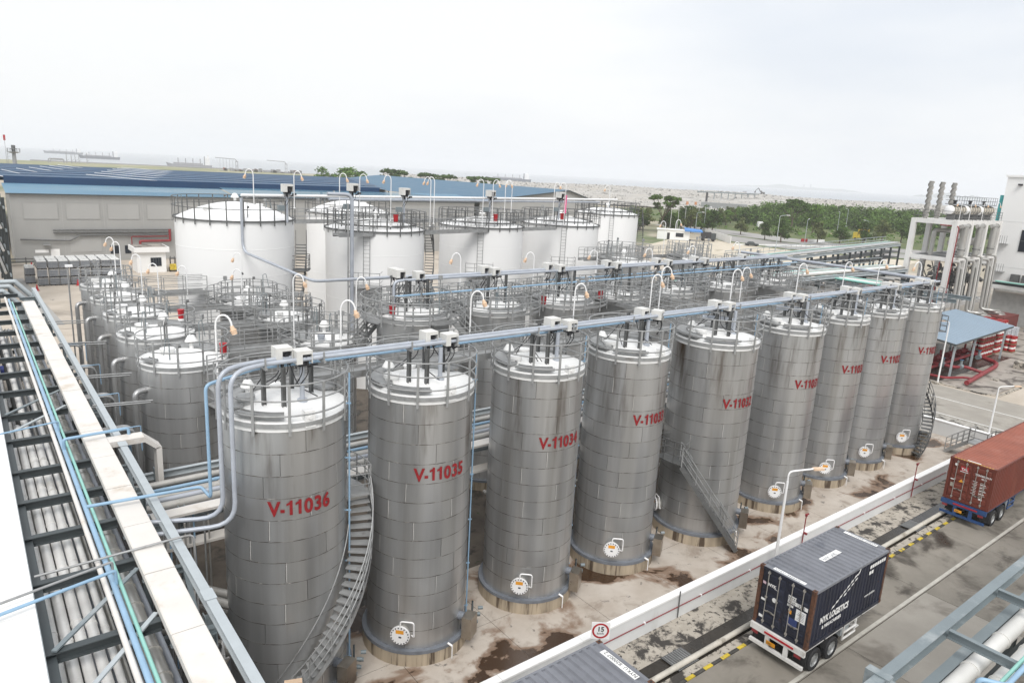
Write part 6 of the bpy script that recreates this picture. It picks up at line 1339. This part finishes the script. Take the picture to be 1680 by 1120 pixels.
# dense thicket and scrub: a mass nobody could count
for nm, cnt, seed, mi, lab in (('thicket', 330, 5, 1, 'dense green thicket beyond the road'), ('thicket_shade', 210, 6, 0, 'darker growth within the thicket beyond the road')):
    rg = random.Random(seed); b = MB()
    for k in range(cnt):
        u, f = rg.random(), rg.random(); x = 305+u*85+f*30; y = 205-u*85+f*38; h = (4.5+8.5*sin(min(1, f*1.2)*pi*.5)*min(1, u*5)*min(1, (1-u)*4+.35))*rg.uniform(.8, 1.05)
        quads(b, rg, (x, y, h*.7), 2.8, 75, .5, .9); quads(b, rg, (x, y, h*.3), 2.4, 25, .55, 1.)
    o = stuff(b.build(nm, M_leaf[mi])); o['label'] = lab
rg = random.Random(9); b = MB()
for k in range(420):
    x, y = rg.uniform(262, 480), rg.uniform(95, 290)
    if x < 262 or y < 112: continue
    quads(b, rg, (x, y, .5), rg.uniform(.7, 2.0), 18, .45, .6)
o = stuff(b.build('scrub', M_leaf[1])); o['label'] = 'low green scrub on the open field beyond the road'
# ================================================================== roadside things beyond the plant
t = thing('gatehouse', 'white gatehouse cabin with blue awning near the sandy yard', 'hut', (186, 154.5, 0), radians(-48))
MB().bb(-4.5, 6, 0, 4, 0, 3.1).build('wall', M_bld, t); MB().bb(-4.8, 6.3, -.3, 4.3, 3.1, 3.3).build('roof', M_bld, t); MB().bb(1.5, 4, -.06, -.02, 1.0, 2.3).build('window', M_glass, t); MB().bb(-1.3, -.4, -.06, -.02, 0, 2.2).build('door', M_dark, t)
MB().add([(4.2, -1.2, 3.5), (10, -1.2, 3.2), (10, 4, 3.6), (4.2, 4, 4.0)], [(0, 1, 2, 3)]).bb(4.2, 10, -1.22, -1.18, 3.0, 3.4).build('awning', mat('awning_blue', (.06, .22, .55), .6), t)
t = thing('parked_truck', 'dark truck parked under the blue awning', 'truck', (196.5, 148, 0), radians(-48)); MB().bb(-2, 1.2, -1.1, 1.1, .9, 3.0).build('load_body', M_dark, t); MB().bb(1.25, 2.8, -1.05, 1.05, .6, 2.7).build('cab', M_beamd, t)
for x in (-1.3, 2.0):
    for y in (-1, 1): MB().cyl((x, y-.15, .48), (x, y+.15, .48), .48, 12).build('wheel', M_black, t)
t = thing('boundary_wall', 'white panel wall between sandy yard and far road', 'wall', (0, 0, 0))
for i in range(9): a = Vector((198.5+i*2.4, 140+i*3., 0)); MB().beam(a+Vector((0, 0, 1.2)), a+Vector((2.3, 2.88, 1.2)), .15, 2.4).build('panel', M_bld, t)
t = thing('boundary_wall', 'low white fence wall along the road beyond the tanks', 'wall', (0, 0, 0))
for i in range(15): a = Vector((196+i*2.6, 136-i*.3-.6*i, 0)); MB().beam(a+Vector((0, 0, .3)), a+Vector((2.5, -.87, .3)), .12, .45).build('panel', M_bld, t)
t = thing('white_van', 'white lorry driving on the far road', 'lorry', (284, 186, 0), radians(40)); MB().bb(-3, 1.4, -1.15, 1.15, .9, 3.2).build('box_body', M_bld, t); MB().bb(1.45, 3.2, -1.1, 1.1, .5, 2.7).build('cab', M_bld, t); MB().bb(3.2, 3.23, -1., 1., 1.6, 2.4).build('windscreen', M_glass, t)
for x in (-1.8, 2.2):
    for y in (-1.05, 1.05): MB().cyl((x, y-.15, .5), (x, y+.15, .5), .5, 12).build('wheel', M_black, t)
t = thing('tipper_truck', 'yellow tipper truck among the roadside trees', 'lorry', (282, 139, 0), radians(110)); MB().bb(-2.6, 1.2, -1.2, 1.2, 1.0, 4.4).build('tipper_body', M_yellow, t); MB().bb(1.3, 2.8, -1.1, 1.1, .6, 3.0).build('cab', M_yellow, t)
for x in (-1.6, 1.9):
    for y in (-1.1, 1.1): MB().cyl((x, y-.15, .5), (x, y+.15, .5), .5, 12).build('wheel', M_black, t)
t = thing('road_barrier', 'red and white water barrier on the far road', 'barrier', (240, 139.5, 0), radians(-20)); MB().bb(0, 2.4, -.3, .3, 0, 1.1).build('red_block', M_red, t); MB().bb(2.5, 10, -.3, .3, 0, .95).build('white_block', M_bld, t)
t = thing('car', 'small dark car on the sandy yard beside the boundary wall', 'car', (200, 133, 0), radians(-45)); MB().add([(-2, -.8, .3), (2, -.8, .3), (2, .8, .3), (-2, .8, .3), (-2, -.8, .85), (2, -.8, .8), (2, .8, .8), (-2, .8, .85), (-1.5, -.7, .9), (1.0, -.7, .85), (1.0, .7, .85), (-1.5, .7, .9), (-1.1, -.6, 1.4), (.3, -.6, 1.4), (.3, .6, 1.4), (-1.1, .6, 1.4)], [(0, 1, 5, 4), (1, 2, 6, 5), (2, 3, 7, 6), (3, 0, 4, 7), (4, 5, 6, 7), (8, 9, 13, 12), (9, 10, 14, 13), (10, 11, 15, 14), (11, 8, 12, 15), (12, 13, 14, 15)]).build('body', M_beamd, t)
for x in (-1.3, 1.3):
    for y in (-.75, .75): MB().cyl((x, y-.1, .32), (x, y+.1, .32), .32, 12).build('wheel', M_black, t)
FL = [(193.7, 120.5, 10.5, 'tall one right of the sandy yard'), (214.9, 167.4, 8, 'beside the gatehouse'), (231, 176, 9.5, 'left of the pair in the tree belt'), (236, 174, 9.5, 'right of the pair in the tree belt'), (238.1, 137.1, 8, 'behind the red barrier'), (281, 148.5, 10, 'before the thicket'), (300, 155, 11, 'double arm before the thicket'), (270, 131, 8, 'among the roadside trees'), (235.8, 198, 8.5, 'farthest left in the belt'), (262, 128.5, 6, 'short one near the crossing pipe')]
for i, (x, y, h, l) in enumerate(FL):
    t = thing('street_lamp', 'grey far street lamp, %s' % l, 'lamp post', (x, y, 0), radians(-40+i*15), 'far street lamps'); MB().cyl((0, 0, 0), (0, 0, h-1), .11, 6, .08).build('pole', M_beaml, t); MB().tube(bend([(0, 0, h-1), (0, 0, h), (2.2, 0, h+.3)], 1.2), .07, 5).build('arm', M_beaml, t); MB().bb(1.9, 2.9, -.15, .15, h+.2, h+.36).build('lamp_head', M_lampw, t)
for i in range(7):
    t = thing('flag_pole', 'slim pole in the tree belt, %s from the left' % STK[i], 'pole', (206+i*6.5, 172+i*2.0, 0), 0, 'slim poles in the belt'); MB().cyl((0, 0, 0), (0, 0, 9.5), .07, 6).build('pole', M_lampw, t)
# works on the shore
t = thing('excavator', 'excavator on the crest of the rubble bank', 'excavator', (668, 440, 9.5), radians(120))
MB().bb(-2.4, 2.4, -1.6, -.8, 0, 1.1).bb(-2.4, 2.4, .8, 1.6, 0, 1.1).build('track', M_dark, t); MB().bb(-2.6, 1.4, -1.4, 1.4, 1.1, 2.8).bb(.2, 1.5, .2, 1.4, 2.8, 4.0).build('cab', M_greyd, t)
MB().beam((1.2, -.2, 2.2), (4.2, -.2, 6.6), .6, .8).build('boom', M_greyd, t); MB().beam((4.2, -.2, 6.6), (7.2, -.2, 3.4), .5, .6).build('dipper', M_greyd, t); MB().bb(6.6, 7.8, -.9, .5, 1.6, 3.2).build('bucket', M_dark, t)
t = thing('conveyor', 'long dark conveyor on a tall pier against the rubble', 'conveyor', (0, 0, 0)); MB().beam((477, 364, 0), (477, 364, 11.5), 1.2, 1.2).build('pier', M_dark, t); MB().beam((474, 371, 11.4), (570, 380, 11.0), 1.2, 1.0).build('belt', M_beam, t)
for k in range(8): MB().beam((488+k*11, 372.3+k*1.03, 6), (488+k*11, 372.3+k*1.03, 11), .5, .5).build('support', M_beam, t)
tag(MB().bb(-16, 16, -5, 5, 0, 5).build('far_shed', mat('far_shed_grey', (.24, .25, .25), .7), None, (440, 320, 0), radians(-52)), 'low grey shed in front of the rubble bank', 'building')
for k in range(2): tag(MB().cyl((0, 0, 0), (0, 0, 4.5), 1.0, 10, .9).build('orange_silo', mat('silo_orange', (.5, .22, .10), .7), None, (430+k*6, 345-k*3, 0)), 'orange silo beside the conveyor pier, %s' % ('left', 'right')[k], 'silo', 'two orange silos')
# ================================================================== jetty, ships, islands
M_far = mat('jetty_grey', (.28, .28, .30), .7); M_hull = mat('ship_hull_grey', (.10, .11, .14), .6); M_hullr = mat('ship_hull_red', (.30, .12, .10), .6); M_sup = mat('ship_white', (.75, .75, .75), .6)
def ship(label, x, y, L, rz, hull, dep=9., sup=True):
    t = thing('cargo_ship', label, 'ship', (x, y, -3.2), rz, 'ships off the coast'); B = L*.09
    MB().add([(-L/2, -B, 0), (L*.4, -B, 0), (L/2, 0, 0), (L*.4, B, 0), (-L/2, B, 0), (-L/2-1, -B, dep), (L*.42, -B, dep), (L/2+3, 0, dep+2), (L*.42, B, dep), (-L/2-1, B, dep)], [(0, 1, 6, 5), (1, 2, 7, 6), (2, 3, 8, 7), (3, 4, 9, 8), (4, 0, 5, 9), (5, 6, 7, 8, 9)]).build('hull', hull, t)
    MB().bb(-L*.46, -L*.36, -B*.85, B*.85, dep, dep+11).bb(-L*.44, -L*.40, -B*.3, B*.3, dep+11, dep+15).build('superstructure', M_sup, t); MB().bb(-L*.35, -L*.33, -1.5, 1.5, dep, dep+13).build('funnel', hull, t)
    for k in range(4): MB().bb(-L*.25+k*L*.17, -L*.25+k*L*.17+1.2, -.6, .6, dep, dep+9).build('mast', M_far, t)
    MB().bb(-L*.3, L*.38, -.8, .8, dep+.2, dep+2.2).build('deck_pipe', M_far, t)
ship('dark grey cargo ship at sea above the blue roof end', 1003, 1318, 98, radians(143), M_hull, 7); ship('pale tanker on the horizon at far left', 300, 2885, 110, radians(172), M_hull, 7); ship('second pale tanker at far left, right of the jetty arms', 272, 1930, 80, radians(172), M_hull, 6); ship('tanker with white bridge moored behind the jetty', 285, 1175, 60, radians(165), M_far, 7)
t = thing('barge', 'low barge beyond the excavator', 'barge', (1400, 945, -3.2), radians(-50)); MB().bb(-25, 25, -5, 5, 0, 4).build('hull', M_hull, t); MB().bb(-22, -14, -4, 4, 4, 8).build('deckhouse', M_far, t)
t = thing('jetty', 'grey jetty deck with pipe frames along the left shore', 'jetty', (0, 0, 0)); MB().bb(80, 400, 1128, 1140, -1, 1.2).build('deck', M_far, t)
for k in range(26): MB().bb(82+k*12.4, 83.5+k*12.4, 1129, 1139, -5, -1).build('pile', M_far, t)
rg = random.Random(4)
for k in range(60): x = rg.uniform(280, 390); MB().bb(x, x+rg.uniform(1, 5), 1002, 1006, 0, rg.uniform(1, 5)).build('equipment', M_far if k % 4 else M_hullr, t)
for i, (x, y, h, L) in enumerate(((303, 1005, 16, 27), (363, 985, 16, 25))):
    t = thing('loading_crane', 'jetty loading tower with long level boom, %s' % ('left', 'right')[i], 'crane', (x, y, 0), radians(160), 'jetty cranes')
    for a, b_ in ((-1.2, -1.2), (1.2, -1.2), (-1.2, 1.2), (1.2, 1.2)): MB().bb(a-.3, a+.3, b_-.3, b_+.3, 0, h-3).build('leg', M_far, t)
    MB().bb(-1.6, 1.6, -1.6, 1.6, h-4, h-3).bb(-1.6, 1.6, -1.6, 1.6, h*.4, h*.4+.6).build('platform', M_far, t); MB().beam((0, 0, h-3), (2, 0, h-.4), .9, .9).beam((2, 0, h-.4), (L, 0, h+.4), .8, .8).build('boom', M_far, t)
    if i == 0:
        for k in range(5): MB().bb(5+k*4-.15, 5+k*4+.15, -.15, .15, 2, h).build('hose', M_far, t)
for i, x in enumerate((110.9, 116, 120, 124, 132.6)):
    t = thing('jetty_loader', 'upright loading arm on the left jetty, %s' % SHT[i], 'loading arm', (x, 1043, 0), 0, 'jetty loading arms'); MB().cyl((0, 0, 0), (0, 0, 13.5 if i in (0, 4) else 11.5), .45, 6, .3).build('mast', M_far, t); MB().beam((0, 0, 3), (2.4, 0, 5), .4, .4).build('arm', M_far, t)
t = thing('pipe_portal', 'grey pipe portal left of the loading arms', 'portal', (92, 1044, 0)); MB().tube(bend([(0, 0, 0), (0, 0, 5), (16, 0, 5), (16, 0, 0)], 2), .7, 6).tube(bend([(2, 0, 0), (2, 0, 4), (16, 0, 4)], 1.5), .6, 6).build('pipework', M_far, t)
t = thing('platform_tower', 'slim steel tower with round platform and red flag at far left', 'tower', (16.6, 298, 0))
MB().cyl((0, 0, 0), (0, 0, 16.5), 1.0, 10, .55).build('shaft', M_grey, t); MB().cyl((0, 0, 16.2), (0, 0, 16.6), 1.1, 12, 1.9).build('platform', M_grey, t); MB().cyl((0, 0, 16.6), (0, 0, 18.8), .6, 10).bb(-.9, .9, -.9, .9, 17.5, 17.7).build('top_cabin', M_greyd, t)
b = MB()
for k in range(12): a = 2*pi*k/12; b.tube([(1.85*cos(a), 1.85*sin(a), 16.6), (1.85*cos(a), 1.85*sin(a), 17.7)], .05, 4)
b.tube([(1.85*cos(2*pi*k/24), 1.85*sin(2*pi*k/24), 17.7) for k in range(24)], .05, 4, closed=True).build('railing', M_grey, t)
l = MB()
for k in range(14): l.bb(-1.8, -1.1, -.05, .05, 3+k, 3.08+k)
l.tube([(-1.8, 0, 0), (-1.8, 0, 17)], .06, 4).tube([(-2.2, 0, 0), (-2.2, 0, 21)], .05, 4).build('ladder', M_grey, t); MB().bb(-2.5, -1.9, -.02, .02, 20.2, 22).build('flag', M_red, t)
def island(label, x, y, L, H, rz, seed, towers=0):
    rg = random.Random(seed); t = thing('island', label, 'island', (x, y, -4), rz); n = 40; b = MB(); pr = []
    for i in range(n+1): u = i/n; pr.append(H*max(0.03, sin(pi*u)**.7*(.45+.35*sin(u*7+seed)**2+.25*rg.random())))
    vs = []
    for i in range(n+1): x_ = -L/2+L*i/n; vs += [(x_, -L*.05, 0), (x_, 0, pr[i]), (x_, L*.05, 0)]
    b.add(vs, [f for i in range(n) for f in ((i*3, (i+1)*3, (i+1)*3+1, i*3+1), (i*3+1, (i+1)*3+1, (i+1)*3+2, i*3+2))]); b.build('hills', mat('island_green', (.10, .13, .11), .9), t)
    for k in range(towers): h = rg.uniform(.7, 1.4)*H; x_ = rg.uniform(.03, .09)*L+k*L*.012; MB().bb(x_, x_+L*.008, -20, 20, 0, h).build('tower', M_far, t)
island('long hazy island with tower blocks on the horizon', 7700, 4640, 1500, 48, radians(-57), 2, 3); island('hazy hill island on the horizon behind the stacks', 6530, 2530, 560, 52, radians(-68), 5)
# ================================================================== sea air
hz = MB().bb(-14000, 14000, -14000, 14000, -6, 175).build('haze', [])
hm = bpy.data.materials.new('sea_haze'); hm.use_nodes = True; n_ = hm.node_tree; n_.nodes.clear(); o_ = n_.nodes.new('ShaderNodeOutputMaterial'); pv = n_.nodes.new('ShaderNodeVolumePrincipled')
pv.inputs['Color'].default_value = (.985, .99, 1, 1); pv.inputs['Density'].default_value = .00022; pv.inputs['Anisotropy'].default_value = 0; n_.links.new(pv.outputs[0], o_.inputs['Volume'])
hz.data.materials.append(hm); stuff(hz); hz['label'] = 'pale sea haze filling the air'
dup = [k for k, v in LABELS.items() if v > 1]
if dup: print('DUPLICATE LABELS', dup)
print('OBJECTS', len(COL.objects), 'TRIS', sum(len(m.polygons) for m in bpy.data.meshes))
